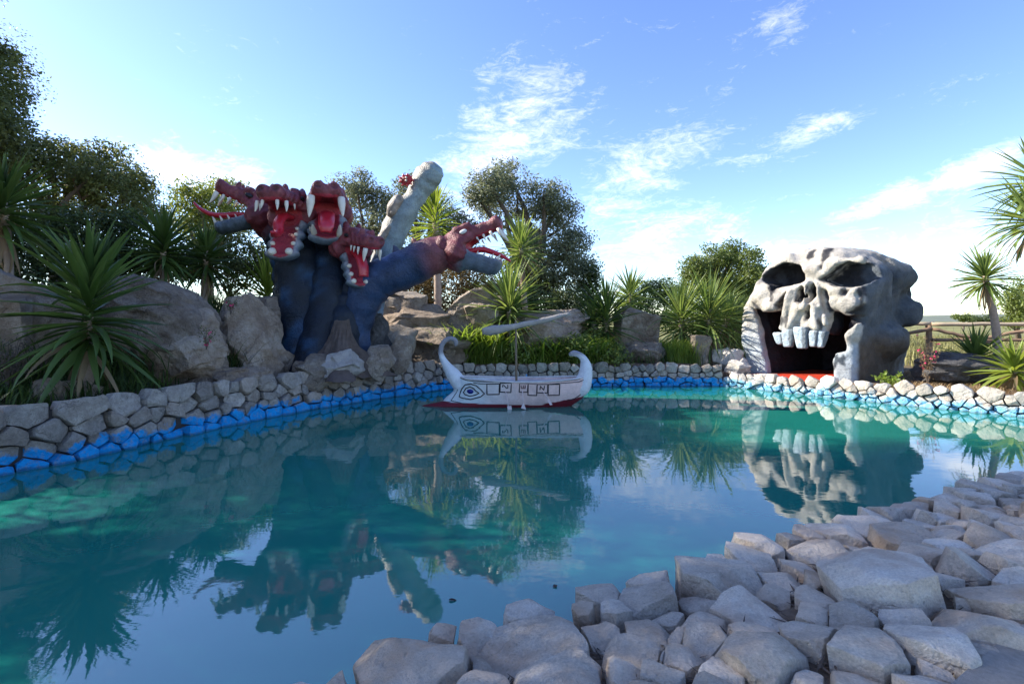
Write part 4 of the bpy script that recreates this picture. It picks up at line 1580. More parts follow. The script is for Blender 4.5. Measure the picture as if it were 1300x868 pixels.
    # A profile to the left
    head(322, 270, 10.7, (-0.93, -0.20, 0.42), 1.32, R(42), 101, 0.8,
         tongue=[(0.0, 0, -0.06, 0.05), (0.3, 0, -0.14, 0.055), (0.55, 0, -0.24, 0.055), (0.8, 0, -0.30, 0.045), (1.05, 0.02, -0.29, 0.032), (1.22, 0.03, -0.24, 0.02)])
    # B mouth gaping at the pond
    head(368, 272, 10.1, (-0.02, -0.99, 0.02), 1.36, R(64), 102, 1.0, lumps=True, low_scale=1.2,
         upteeth=[(0.86, 0.10, 0.15), (0.78, 0.20, 0.17), (0.55, 0.235, 0.10)],
         tongue=[(0.02, 0, -0.06, 0.06), (0.3, 0, -0.08, 0.06), (0.5, 0, -0.20, 0.055), (0.58, 0.03, -0.34, 0.05), (0.8, 0.06, -0.42, 0.04), (1.05, 0.1, -0.40, 0.02)],
         lowteeth=[(0.78, 0.21, 0.20), (0.60, 0.24, 0.14), (0.43, 0.245, 0.12), (0.27, 0.24, 0.10)])
    # C straight at the camera
    head(416, 266, 10.4, (0.31, -0.94, 0.0), 1.36, R(46), 103, 1.05, low_scale=1.1,
         upteeth=[(0.86, 0.19, 0.30)],
         lowteeth=[(0.78, 0.16, 0.22), (0.66, 0.21, 0.12)],
         tongue=[(0.02, 0, -0.10, 0.07), (0.4, 0, -0.14, 0.08), (0.7, 0, -0.24, 0.08), (0.9, 0, -0.36, 0.075), (0.94, 0, -0.46, 0.05)])
    # D looking down to the right
    head(450, 315, 10.2, (0.72, -0.66, -0.22), 1.20, R(58), 104, 0.9, lumps=True, low_scale=1.1,
         tongue=[(0.02, 0, -0.06, 0.06), (0.3, 0, -0.12, 0.065), (0.5, 0, -0.26, 0.065), (0.58, 0, -0.42, 0.06)],
         lowteeth=[(0.78, 0.22, 0.18), (0.60, 0.24, 0.13), (0.43, 0.245, 0.12)])
    # F profile to the right
    head(592, 315, 10.5, (0.94, -0.20, 0.38), 1.30, R(40), 106, 0.66, white_eye=True, sn=0.72, thick=1.9,
         tongue=[(0.0, 0, -0.08, 0.06), (0.3, 0, -0.12, 0.055), (0.5, 0, -0.22, 0.05), (0.7, 0, -0.36, 0.035), (0.82, 0, -0.48, 0.02)])


FRILL = cone_tooth()
FRILL.materials.append(M['tongue_red'])
build_hydra()


# ------------------------------------------------------------------ boat
def build_boat():
    YB = 9.58
    YS = 9.22                       # depth of the visible side, used to read the drawing
    K = YS / F

    def bx(px):
        return (px - 650) * K

    def bz(py):
        return CAMZ - (py - HOR) * K

    def zz(zx, zy):                 # enlarged detail -> photo pixel
        return 520 + zx / 5.0, 410 + zy / 5.0
    root = empty('boat_model', (0, YB, 0))
    tag(root, 'white and pink model galley with curled stem and stern, painted eye, on the pond', 'boat')
    left = [(560, 40), (541, 62), (528, 130), (515, 192), (490, 215), (450, 262), (420, 270), (385, 278), (350, 300)]   # zoom y -> zoom x
    right = [(560, 1030), (540, 1050), (500, 1110), (450, 1150), (400, 1165), (350, 1140)]

    def interp(tab, zy):
        ys = [t[0] for t in tab][::-1]
        xs = [t[1] for t in tab][::-1]
        return np.interp(zy, ys, xs)

    def zrow(t):                    # t 0..1 bottom to rail -> zoom y
        return 556 - t * 206

    def beam(s):
        return 0.40 * np.clip(np.sin(np.pi * np.clip(s, 0, 1)), 0, 1) ** 0.5

    def flare(t):
        return 0.42 + 0.58 * np.clip(t, 0, 1) ** 0.55

    def side_y(px, py):
        zx, zy = (px - 520) * 5, (py - 410) * 5
        t = (556 - zy) / 206
        xl, xr = interp(left, zy), interp(right, zy)
        s = np.clip((zx - xl) / (xr - xl), 0.002, 0.998)
        return -beam(s) * flare(t)

    NS, NTT = 150, 44
    V, col = [], []
    for sgn in (-1, 1):
        for j in range(NTT + 1):
            t = j / NTT
            zy = zrow(t)
            xl, xr = interp(left, zy), interp(right, zy)
            sag = 4.5 * t
            for i in range(NS + 1):
                s = i / NS
                px, py = zz(xl + (xr - xl) * s, zy)
                dip = sag * math.sin(math.pi * s) ** 0.7
                V.append((bx(px), sgn * beam(s) * flare(t), bz(py + dip * (t ** 2))))
                n = float(fbm(np.array([px * 0.05]), np.array([py * 0.05]), np.array([0.0]), 4, 2)[0])
                pk = min(1, max(0, (px + 25 * n - 600) / 60))
                c = np.array([0.62, 0.67, 0.66]) * (1 - pk) + np.array([0.76, 0.55, 0.50]) * pk
                redl = 514.2 + 1.5 * math.sin(px * 0.02) if px < 690 else 514.2 - (px - 690) * 0.16
                if py > redl + 1.5 * n:
                    c = np.array([0.16, 0.012, 0.022])
                col.append(c)
    per = (NTT + 1) * (NS + 1)
    Fc = []
    for b in (0, per):
        for j in range(NTT):
            for i in range(NS):
                a = b + j * (NS + 1) + i
                q = (a, a + 1, a + NS + 2, a + NS + 1)
                Fc.append(q if b == 0 else q[::-1])
    ob('hull', pymesh('hull', V, Fc, col=np.array(col)), M['boat_paint'], root)
    # deck set just below the rail
    dv, df = [], []
    tj = NTT - 5
    for i in range(NS + 1):
        for b in (0, per):
            v = V[b + tj * (NS + 1) + i]
            dv.append((v[0], v[1] * 0.985, v[2]))
    for i in range(NS):
        df.append((2 * i, 2 * i + 2, 2 * i + 3, 2 * i + 1))
    ob('deck', pymesh('deck', dv, df, col=np.tile(np.array([0.50, 0.46, 0.42]), (len(dv), 1)), smooth=False), M['boat_paint'], root)
    # rail along both sides
    for b in (0, per):
        pts = [V[b + NTT * (NS + 1) + i] for i in range(1, NS, 3)]
        tv, tf = tube(pts, [0.017] * len(pts), 6)
        ob('rail', pymesh('rail', tv, tf, col=np.tile(np.array([0.60, 0.56, 0.54]), (len(tv), 1))), M['boat_paint'], root)

    def curl(name, tab, tipz, sy):
        c = spline([(bx(zz(a, b)[0]), 0, bz(zz(a, b)[1]), w / 5 * K / 2) for a, b, w in tab], 40)
        tv, tf = tube([tuple(q[:3]) for q in c], list(c[:, 3]), 14, sy, up=(0, 1, 0))
        cl = np.tile(np.array([0.64, 0.66, 0.66]), (len(tv), 1))
        g = sstep(tipz - 0.04, tipz + 0.04, tv[:, 2])[:, None]
        cl = cl * (1 - g) + np.array([0.27, 0.26, 0.27])[None, :] * g
        ob(name, pymesh(name, tv, tf, col=cl), M['boat_paint'], root)
    # the tube's up axis is y: width in the picture plane is the b axis -> scaled through sy
    curl('stem_post', [(330, 440, 90), (300, 395, 100), (262, 340, 92), (222, 285, 60), (190, 228, 38), (180, 180, 32), (198, 128, 32), (240, 102, 31), (275, 114, 31), (280, 138, 26), (272, 150, 10)], bz(zz(0, 205)[1]), 1.0)
    curl('stern_post', [(1060, 470, 80), (1105, 420, 120), (1132, 350, 96), (1136, 285, 76), (1122, 238, 50), (1096, 212, 40), (1062, 200, 40), (1038, 206, 30), (1030, 214, 12)], bz(zz(0, 212)[1]), 1.0)

    # painted lines lie on the hull as fine ridges
    def line(name, pts, w=0.010, mat='black_line', closed=False, parent=None, lift=0.003):
        p = [tuple(q) for q in pts]
        if closed:
            p = p + [p[0]]
        d = []
        for i in range(len(p) - 1):
            n = max(2, int(math.hypot(p[i + 1][0] - p[i][0], p[i + 1][1] - p[i][1]) / 1.5))
            for k in range(n):
                t = k / n
                d.append((p[i][0] + (p[i + 1][0] - p[i][0]) * t, p[i][1] + (p[i + 1][1] - p[i][1]) * t))
        d.append(p[-1])
        w3 = [(bx(a), float(side_y(a, b)) - lift, bz(b)) for a, b in d]
        tv, tf = tube(w3, [w] * len(w3), 6, 1.0)
        return ob(name, pymesh(name, tv, tf), M[mat], parent or root)

    def A(pts):
        return [(545 + x / 10.83, 470 + y / 10.83) for x, y in pts]

    def B(pts):
        return [(640 + x / 10.83, 470 + y / 10.83) for x, y in pts]
    smooth = lambda pts, n=40: [tuple(q) for q in spline(pts, n)]
    eo = A([(395, 385), (412, 320), (435, 270), (480, 215), (560, 198), (640, 220), (700, 270), (755, 330), (700, 375), (560, 415), (440, 400)])
    ei = A([(455, 325), (490, 265), (550, 242), (600, 260), (640, 300), (680, 325), (620, 355), (545, 370), (480, 350)])
    line('eye_outline', eo, 0.011, closed=True)
    line('eye_outline', ei, 0.011, closed=True)
    cx, cy = A([(553, 305)])[0]
    ring = [(cx + 4.4 * math.cos(a), cy + 3.0 * math.sin(a)) for a in np.linspace(0, 2 * math.pi, 20, endpoint=False)]
    iv = [(bx(a), float(side_y(a, b)) - 0.006, bz(b)) for a, b in ring] + [(bx(cx), float(side_y(cx, cy)) - 0.012, bz(cy))]
    iv += [(v[0], v[1] + 0.02, v[2]) for v in iv[:20]]
    fc = [(i, (i + 1) % 20, 20) for i in range(20)] + [(i, 21 + i, 21 + (i + 1) % 20, (i + 1) % 20) for i in range(20)]
    ob('iris', pymesh('iris', iv, fc), M['iris_blue'], root)
    line('trim_line', A([(378, 118), (376, 240), (360, 320), (275, 445)]), 0.007)
    line('trim_line', A([(275, 445), (400, 465), (520, 495)]), 0.007)
    line('trim_line', A([(375, 112), (500, 150), (620, 158), (800, 162), (1000, 160)]) + B([(80, 160), (300, 160), (620, 162), (860, 150), (1020, 140), (1120, 118)]), 0.008)
    line('trim_line', A([(600, 182), (700, 192), (790, 190), (965, 182)]) + B([(90, 178), (330, 180), (600, 190), (820, 180), (1050, 172), (1145, 140)]), 0.008)
    line('trim_line', B([(1148, 140), (1162, 200), (1140, 290), (1060, 370), (980, 420), (880, 440)]), 0.009)
    for rect in (A([(790, 192), (965, 186), (960, 335), (790, 340)]), A([(978, 170), (1128, 172), (1122, 305), (970, 300)]),
                 B([(212, 178), (328, 180), (322, 300), (208, 300)]), B([(332, 182), (452, 188), (450, 350), (328, 345)]),
                 B([(456, 192), (600, 192), (600, 315), (452, 308)]), B([(608, 194), (768, 196), (765, 352), (608, 350)])):
        line('port_outline', rect, 0.011, closed=True)
    # letters in three of the ports: N, E and N, as they stand
    line('letter', A([(1008, 232), (1010, 200), (1030, 208), (1062, 245), (1080, 242), (1080, 196)]), 0.011)
    line('letter', B([(232, 200), (236, 244), (288, 246), (288, 196)]), 0.011, 'mark_red')
    line('letter', B([(262, 200), (262, 236)]), 0.011, 'mark_red')
    line('letter', B([(494, 268), (498, 214), (546, 274), (556, 212)]), 0.011)
    # oars
    def oar(a, b, bl):
        o = empty('oar')
        o.parent = root
        p0 = (bx(a[0]), float(side_y(*a)) + 0.02, bz(a[1]))
        y1 = float(side_y(a[0], a[1])) - 0.07
        p1 = (bx(b[0]), y1, bz(b[1]))
        tv, tf = tube([p0, p1], [0.009, 0.008], 6)
        ob('shaft', pymesh('shaft', tv, tf), M['oar_paint'], o)
        n = len(bl)
        bv = [(bx(p[0]), y1 - 0.010, bz(p[1])) for p in bl] + [(bx(p[0]), y1 + 0.010, bz(p[1])) for p in bl]
        bf = [list(range(n)), list(range(n, 2 * n))[::-1]] + [[i, n + i, n + (i + 1) % n, (i + 1) % n] for i in range(n)]
        me = bpy.data.meshes.new('blade'); me.from_pydata(bv, [], bf)
        bm = bmesh.new(); bm.from_mesh(me); bmesh.ops.recalc_face_normals(bm, faces=bm.faces[:]); bm.to_mesh(me); bm.free()
        ob('blade', me, M['oar_paint'], o)
    oar(A([(1045, 262)])[0], A([(1088, 490)])[0], A([(1072, 486), (1128, 480), (1138, 548), (1080, 552)]))
    oar(B([(250, 250)])[0], B([(262, 460)])[0], B([(255, 450), (272, 450), (300, 528), (232, 510)]))
    oar(B([(525, 280)])[0], B([(612, 400)])[0], B([(588, 405), (622, 395), (662, 466), (630, 472)]))
    # mast and driftwood yard
    tv, tf = tube([(bx(656), 0.0, 0.30), (bx(655.5), 0, 0.8), (bx(655), 0, 1.62)], [0.022, 0.021, 0.018], 8)
    ob('mast', pymesh('mast', tv, tf), M['mast_wood'], root)
    c = spline([(bx(611), -0.03, bz(421), 0.055), (bx(622), -0.03, bz(420), 0.09), (bx(640), -0.03, bz(417), 0.07), (bx(660), -0.03, bz(413), 0.055), (bx(690), -0.03, bz(407), 0.05), (bx(708), -0.03, bz(402), 0.045), (bx(726), -0.03, bz(398), 0.03)], 26)
    tv, tf = tube([tuple(q[:3]) for q in c], list(c[:, 3]), 10)
    tv = tv + 0.015 * np.stack([fbm(tv[:, 0] * 9, tv[:, 1] * 9 + 5 * i, tv[:, 2] * 9, 70 + i, 2) for i in range(3)], 1)
    ob('yard', pymesh('yard', tv, tf), M['driftwood'], root)


build_boat()


# ------------------------------------------------------------------ boulders
def boulder(px, py, w, h, Y, label, mat, seed, dep=None, tilt=(0, 0, 0), cuts=20, rough=0.10, group=None, name='boulder', top=None):
    """px,py = centre in the photo; w,h = size there"""
    rg = np.random.default_rng(seed)
    VS, FS, off = [], [], 0
    for sub in range(4):
        bm = bmesh.new()
        bmesh.ops.create_cube(bm, size=2.0)
        planes = []
        for k in range(cuts if sub == 0 else 10):
            nv = rg.normal(size=3)
            nv[2] *= 0.8
            nv /= np.linalg.norm(nv)
            planes.append((Vector(nv * rg.uniform(0.62, 0.98)), Vector(nv)))
        carve(bm, planes)
        tg_ = max(0.035, 2.0 * 5.0 / max(w, 40) * (1.0 if w * Y > 900 else 1.3))
        v, f = refine(bm, 0.045, tg_ if sub == 0 else tg_ * 1.7, 6)
        bm.free()
        if sub:
            d = rg.normal(size=3)
            d /= np.linalg.norm(d)
            v = v @ np.array(Euler(rg.uniform(0, 3, 3)).to_matrix()).T
            v = v * rg.uniform(0.42, 0.62) + d * 0.52 * np.array([1, 1, 0.8])
        VS.append(v)
        FS.append(f + off)
        off += len(v)
    V, Fc = np.vstack(VS), np.vstack(FS)
    V /= np.abs(V).max(0)
    a = 1.4
    for i in range(3):
        V[:, i] += rough * 0.9 * fbm(V[:, 0] * a + 7 * i, V[:, 1] * a, V[:, 2] * a, seed + i, 2)
    # ledges and splits
    r = fbm(V[:, 0] * 3 + 5, V[:, 1] * 3, V[:, 2] * 3, seed + 8, 4)
    nn = V / np.linalg.norm(V, axis=1, keepdims=True)
    rid = 1 - np.abs(fbm(V[:, 0] * 2.3 + 9, V[:, 1] * 2.3, V[:, 2] * 2.3, seed + 21, 5)) * 2.2
    cel = np.abs(fbm(V[:, 0] * 5 + 3, V[:, 1] * 5, V[:, 2] * 5, seed + 33, 4))
    V += nn * (rough * (0.8 * r + 0.5 * rid - 0.55 * cel))[:, None]
    lay = np.sin(V[:, 2] * 9 + 3 * fbm(V[:, 0] * 2, V[:, 1] * 2, V[:, 2] * 2, seed + 4, 2))
    V[:, :2] *= (1 + 0.03 * np.sign(lay) * np.abs(lay) ** 0.3)[:, None]
    wm, hm = w * Y / F, h * Y / F
    dm = (dep or 0.75 * w) * Y / F
    V = V * np.array([wm / 2, dm / 2, hm / 2 * 1.05])
    V = V @ np.array(Euler([R(t) for t in tilt]).to_matrix()).T
    p = P(px, py, Y)
    gb = max(0.50 if p.x < 4.6 else 0.12, min(gz(p.x, p.y), gz(p.x - wm * 0.3, p.y), gz(p.x + wm * 0.3, p.y))) - 0.06
    low = p.z + V[:, 2].min()
    if low > gb and gb < p.z:
        V[:, 2] = np.where(V[:, 2] < 0, V[:, 2] * (p.z - gb) / (p.z - low), V[:, 2])
    o = ob(name, fastmesh(name, V, Fc, smooth=True, sharp=30), M[mat])
    o.location = p
    tag(o, label, 'rock', group)
    return o


BOULDERS = [
    (25, 388, 150, 84, 7.2, 'large grey boulder with pale flat top behind the broad yucca, cut by frame edge', 'boulder_stone', (0, 8, 0)),
    (200, 398, 175, 78, 8.3, 'long tilted slab boulder with pale sunless top, right of the broad yucca', 'boulder_stone', (0, 17, 10)),
    (235, 446, 130, 100, 8.3, 'brown craggy boulder under the long tilted slab', 'boulder_stone', (0, 5, 20)),
    (318, 440, 100, 120, 9.6, 'tall brown boulder leaning against the hydra base', 'boulder_stone', (0, -12, 30)),
    (345, 400, 60, 60, 10.4, 'small brown rock behind the tall leaning boulder', 'boulder_stone', (0, 10, 0)),
    (290, 483, 110, 40, 8.5, 'low flat brown rock lying on top of the rubble wall', 'boulder_stone', (0, -6, 0)),
    (405, 474, 66, 46, 9.55, 'rounded blue grey rock in front of the hydra stump', 'boulder_stone', (0, 10, 40)),
    (438, 464, 66, 44, 9.75, 'rounded pale pitted rock in front of the hydra stump', 'wall_top_stone', (0, -5, 70)),
    (482, 460, 48, 44, 10.2, 'blocky brownish rock right of the hydra stump', 'boulder_stone', (5, 10, 0)),
    (478, 424, 42, 60, 11.1, 'black craggy rock below the right hydra neck', 'dark_stone', (0, 0, 0)),
    (506, 452, 40, 46, 10.9, 'leaning angular rock between black rock and slab', 'boulder_stone', (0, 30, 0)),
    (503, 434, 44, 40, 11.6, 'cracked brown rock beside the black craggy rock', 'tan_stone', (0, 15, 0)),
    (514, 381, 62, 26, 13.4, 'thin tan slab topmost of the stacked rocks', 'tan_stone', (0, -3, 0)),
    (524, 404, 110, 38, 13.3, 'wide tan slab in the middle of stacked rocks', 'tan_stone', (0, 2, 0)),
    (606, 394, 96, 56, 13.6, 'pointed tan boulder beside the stacked slabs', 'tan_stone', (0, -14, 0)),
    (552, 440, 130, 58, 12.9, 'brown ledge with flat pale rim behind the boat stem', 'tan_stone', (0, 0, 0)),
    (690, 418, 120, 48, 13.9, 'smooth grey boulder behind the boat yard', 'boulder_stone', (0, -8, 0)),
    (808, 417, 62, 52, 14.2, 'grey boulder with sloping top among the central yuccas', 'boulder_stone', (0, 20, 0)),
    (818, 449, 62, 34, 13.5, 'squared grey block under the central yuccas', 'boulder_stone', (0, 0, 0)),
    (888, 449, 24, 44, 13.2, 'narrow upright pale stone beside lime grass', 'tan_stone', (0, 4, 0)),
    (926, 458, 44, 40, 13.4, 'pale rock heaped against the skull', 'sunny_stone', (0, 20, 0)),
    (937, 468, 34, 24, 12.7, 'small pale rock at the foot of the skull', 'sunny_stone', (0, -10, 0)),
    (970, 481, 40, 14, 11.9, 'flat cream stone on the wall by the skull left jaw', 'sunny_stone', (0, 0, 0)),
    (1217, 467, 98, 42, 10.9, 'dark grey rounded boulder below the log fence', 'dark_stone', (0, 6, 0)),
    (562, 450, 34, 26, 12.4, 'small grey rock on the wall behind boat stem', 'boulder_stone', (0, 0, 0)),
    (58, 490, 46, 22, 6.3, 'dark flat rock on the wall below the broad yucca', 'boulder_stone', (0, -8, 0)),
    (98, 493, 50, 24, 6.6, 'low rounded rock on wall below the broad yucca', 'boulder_stone', (0, 8, 30)),
]
rock_mat('wall_top_stone', (0.22, 0.21, 0.20), (0.36, 0.35, 0.33), (0.48, 0.47, 0.45), 4.0, 0.9, bstr=0.8)
for i, (px, py, w, h, Y, lab, mat, tl) in enumerate(BOULDERS):
    boulder(px, py, w, h, Y, lab, mat, 300 + i * 13, tilt=tl)


def build_stump():
    p = P(428, 478, 10.0)
    root = empty('tree_stump', p)
    V, Fc = [], []
    na, nr = 60, 26
    for j in range(nr + 1):
        t = j / nr
        for k in range(na):
            a = 2 * math.pi * k / na
            fl = (1 - t) ** 2.2
            rad = 0.15 + 0.20 * (1 - t) + 0.72 * fl * (0.62 + 0.38 * math.cos(3 * a + 0.6) * math.cos(a * 0.5) + 0.25 * math.cos(5 * a))
            rad *= 1 + 0.06 * math.sin(17 * a + 3 * t)
            x, y, z = rad * math.cos(a) + 0.10 * t, rad * math.sin(a) * 0.8, 1.12 * t ** 1.05
            V.append((x, y, z))
    for j in range(nr):
        for k in range(na):
            a, b = j * na + k, j * na + (k + 1) % na
            Fc.append((a, b, b + na, a + na))
    V.append((0.10, 0, 1.06))
    for k in range(na):
        Fc.append((nr * na + k, nr * na + (k + 1) % na, len(V) - 1))
    V = np.array(V)
    V += 0.05 * np.stack([fbm(V[:, 0] * 7 + 4 * i, V[:, 1] * 7, V[:, 2] * 2.5, 80 + i, 3) for i in range(3)], 1)
    me = pymesh('tree_stump', V, Fc, sharp=50)
    bpy.data.objects.remove(root)
    o = ob('tree_stump', me, M['stump_bark'])
    o.location = p
    tag(o, 'flared dark tree stump standing at the foot of the hydra', 'stump')


build_stump()


# ------------------------------------------------------------------ yuccas
def blade_mesh(L, W, droop, fold, seed, n=7):
    """a sword leaf along +x in its own frame, two strips with a V fold"""
    V, Fc = [], []
    ang = 0.0
    x = z = 0.0
    for i in range(n + 1):
        t = i / n
        w = W * (0.55 + 0.45 * min(1, t * 4)) * (1 - t ** 2.6) * 0.5 + 0.0015
        V += [(x, -w, z + fold * w), (x, 0, z), (x, w, z + fold * w)]
        ang = -droop * t ** 1.6
        x += L / n * math.cos(ang)
        z += L / n * math.sin(ang)
    for i in range(n):
        a = i * 3
        Fc += [(a, a + 3, a + 4, a + 1), (a + 1, a + 4, a + 5, a + 2)]
    me = fastmesh('leaf', V, Fc, rnd=np.full(len(Fc), (seed * 0.37) % 1.0), smooth=True)
    return me


LEAVES = {}


def leafset(L, W, mat):
    k = (L, W, mat)
    if k not in LEAVES:
        ms = []
        for i, dr in enumerate((0.08, 0.18, 0.35, 0.65, 1.1, 0.25)):
            m = blade_mesh(L * (0.9 + 0.2 * ((i * 7) % 5) / 5), W, dr, 0.55, i)
            m.materials.append(M[mat])
            ms.append(m)
        LEAVES[k] = ms
    return LEAVES[k]


def yucca(label, base, crowns, mat='yucca_leaf', trunk_r=0.06, seed=0, group=None, name='yucca', bark='palm_bark', dead=8):
    """base (x,y,z); crowns: list of (centre, leaf length, leaf width, number, stem height carrying leaves)"""
    rg = random.Random(seed)
    root = empty(name, base)
    tag(root, label, 'yucca', group)
    B = Vector(base)
    for (c, L, W, n, stem) in crowns:
        c = Vector(c)
        mid = B.lerp(c, 0.5) + Vector((rg.uniform(-.05, .05), rg.uniform(-.05, .05), 0))
        pts = spline([tuple(B - B - Vector((0, 0, 0.1))), tuple(mid - B), tuple(c - B)], 10)
        tv, tf = tube([tuple(q) for q in pts], [trunk_r * (1.25 - 0.4 * i / 9) * (1 + 0.08 * rg.uniform(-1, 1)) for i in range(10)], 9)
        ob('trunk', pymesh('trunk', tv, tf), M[bark], root)
        ls = leafset(L, W, mat)
        ds = leafset(L * 0.8, W * 0.8, 'dead_leaf')
        for i in range(n + dead):
            isdead = i >= n
            t = (i + 0.5) / n if not isdead else 1.0
            el = 86 - 126 * t ** 0.95 + rg.uniform(-9, 9)      # from upright to hanging
            if isdead:
                el = -60 + rg.uniform(-20, 12)
            az = i * 137.508 + rg.uniform(-14, 14)
            kind = 0 if el > 60 else (rg.choice((0, 1, 5)) if el > 25 else (rg.choice((1, 2, 5)) if el > -5 else rg.choice((2, 3, 4))))
            if rg.random() < 0.10 and el < 55:
                kind = 4
            me = (ds if isdead or (t > 0.8 and rg.random() < 0.15) else ls)[kind]
            o = bpy.data.objects.new('leaf', me)
            COL.objects.link(o)
            o.parent = root
            sc = rg.uniform(0.82, 1.1) * (0.72 if t < 0.12 else 1.0)
            h = -stem * t + (0.05 if not isdead else 0)
            roll = rg.uniform(-0.5, 0.5)
            o.matrix_local = Matrix.Translation(c - B + Vector((0, 0, h))) @ Euler((0, -R(el), R(az)), 'XYZ').to_matrix().to_4x4() @ Euler((roll, 0, 0)).to_matrix().to_4x4() @ Matrix.Translation((trunk_r * 0.5, 0, 0)) @ Matrix.Diagonal((sc, sc, sc, 1))
    return root


def gp(px, Y):
    x = (px - 650) / F * Y
    return (x, Y, gz(x, Y) - 0.02)


yucca('broad green yucca with wide drooping leaves, standing behind the rubble wall', gp(112, 6.75), [(P(114, 352, 6.6), 1.02, 0.098, 133, 0.95)], 'yucca_leaf', 0.055, 1)
yucca('dark yucca at the frame edge above the flat topped boulder', gp(5, 8.2), [(P(4, 250, 8.1), 1.0, 0.085, 116, 0.5)], 'yucca_leaf', 0.06, 2)
yucca('dark green yucca rising behind the long tilted slab', gp(206, 10.2), [(P(208, 305, 10.1), 0.95, 0.075, 121, 0.5)], 'yucca_leaf', 0.06, 3)
yucca('dark yucca below the hydra head with curling tongue', gp(262, 10.9), [(P(262, 318, 10.8), 0.80, 0.065, 110, 0.45)], 'yucca_leaf', 0.06, 4)
yucca('sunlit lime yucca behind the left side of hydra necks', gp(338, 12.2), [(P(340, 365, 12.0), 1.15, 0.055, 159, 0.6)], 'yucca_lime', 0.06, 5)
yucca('tall yucca with hanging yellow green crown behind the grey neck', gp(556, 14.6), [(P(552, 262, 14.4), 1.05, 0.06, 159, 1.0)], 'yucca_lime', 0.10, 6, dead=20)
yucca('wide sunlit yucca behind the boat mast', gp(648, 13.3), [(P(646, 384, 13.2), 1.45, 0.06, 203, 0.5)], 'yucca_pale', 0.07, 7)
yucca('slender trunked yucca standing taller behind the wide yucca', gp(672, 15.2), [(P(661, 306, 15.0), 1.0, 0.06, 159, 0.6)], 'yucca_pale', 0.08, 8, dead=20)
yucca('dense dark yucca above the squared grey block', gp(770, 14.2), [(P(770, 393, 14.0), 1.3, 0.065, 174, 0.8), (P(752, 408, 14.1), 0.8, 0.055, 87, 0.4)], 'yucca_leaf', 0.08, 9)
yucca('thin stemmed yucca just behind the dense dark yucca', gp(800, 15.6), [(P(800, 372, 15.4), 1.0, 0.055, 130, 0.4)], 'yucca_pale', 0.06, 10)
yucca('spreading yucca left of a twin, behind the narrow upright stone', gp(868, 14.4), [(P(864, 395, 14.2), 1.35, 0.055, 174, 0.7)], 'yucca_pale', 0.08, 11)
yucca('spreading yucca right of a twin, close to the skull', gp(898, 14.2), [(P(900, 392, 14.0), 1.4, 0.06, 174, 0.6), (P(925, 400, 14.3), 0.95, 0.05, 101, 0.4)], 'yucca_pale', 0.08, 12)
yucca('low dark yucca in front of the log fence', gp(1240, 11.2), [(P(1238, 455, 11.1), 0.85, 0.075, 87, 0.2)], 'yucca_leaf', 0.06, 13, dead=6)
yucca('low bright lime agave like yucca right of the dark boulder', gp(1290, 9.9), [(P(1288, 470, 9.8), 0.78, 0.085, 66, 0.15)], 'yucca_lime', 0.06, 14, dead=4)
yucca('small tree yucca with bare leaning stem by the fence', gp(1268, 12.0), [(P(1250, 350, 11.9), 0.85, 0.055, 130, 0.25)], 'yucca_pale', 0.075, 15, dead=6)
yucca('tall tree yucca with thick pale trunk and two green crowns at the frame edge', gp(1312, 10.3), [(P(1310, 272, 10.2), 1.05, 0.075, 116, 0.35), (P(1318, 225, 10.4), 1.0, 0.075, 101, 0.3)], 'yucca_pale', 0.11, 16, dead=6)


# ------------------------------------------------------------------ trees and shrubs
def leaf_quads(C, N, size, rg, aspect=0.5):
    """leaf shaped quads at C with normals roughly N"""
    n = len(C)
    a = rg.normal(size=(n, 3))
    a -= N * (a * N).sum(1, keepdims=True)
    a /= np.linalg.norm(a, axis=1, keepdims=True) + 1e-9
    b = np.cross(N, a)
    s = (size * rg.uniform(0.65, 1.35, size=n))[:, None]
    p0 = C - a * s * 0.5
    p1 = C + b * s * aspect * 0.5 + a * s * 0.05
    p2 = C + a * s * 0.5
    p3 = C - b * s * aspect * 0.5 + a * s * 0.05
    V = np.stack([p0, p1, p2, p3], 1).reshape(-1, 3)
    return V, np.arange(n * 4).reshape(-1, 4)


def crown(lobes, rg, leaf=0.085, dens=1.0, clump=0.33, flat=0.85):
    """lobes: (centre, radius) -> leaf cloud built from many small clumps; returns V, F, rnd, clump centres"""
    VV, RR, CC = [], [], []
    for c, r in lobes:
        m = max(8, int(26 * dens ** 0.5 * (r / max(clump, 0.1)) ** 1.35 / 2.2))
        for _ in range(m):
            d = rg.normal(size=3)
            d /= np.linalg.norm(d)
            rr = r * rg.uniform(0.25, 1.0) ** 0.55
            cc = np.array(c) + d * rr * np.array([1, 1, flat])
            cr = clump * rg.uniform(0.6, 1.25)
            k = int(95 * dens * (cr / 0.33) ** 2 * (0.085 / leaf) ** 1.6 * rg.uniform(0.7, 1.2))
            u = rg.normal(size=(k, 3))
            u /= np.linalg.norm(u, axis=1, keepdims=True)
            rad = cr * rg.uniform(0.15, 1.0, size=(k, 1)) ** 0.6
            pts = cc + u * rad * np.array([1.15, 1.15, 0.8])
            N = u * 0.5 + np.array([0, 0, 0.5]) + rg.normal(size=(k, 3)) * 0.55
            N /= np.linalg.norm(N, axis=1, keepdims=True)
            V, _f = leaf_quads(pts, N, leaf, rg)
            VV.append(V)
            RR.append(np.clip(rg.uniform(0.15, 0.85) * 0.6 + rg.uniform(0, 0.4, size=k), 0, 1))
            CC.append(cc)
    V = np.vstack(VV)
    return V, np.arange(len(V)).reshape(-1, 4), np.concatenate(RR), CC


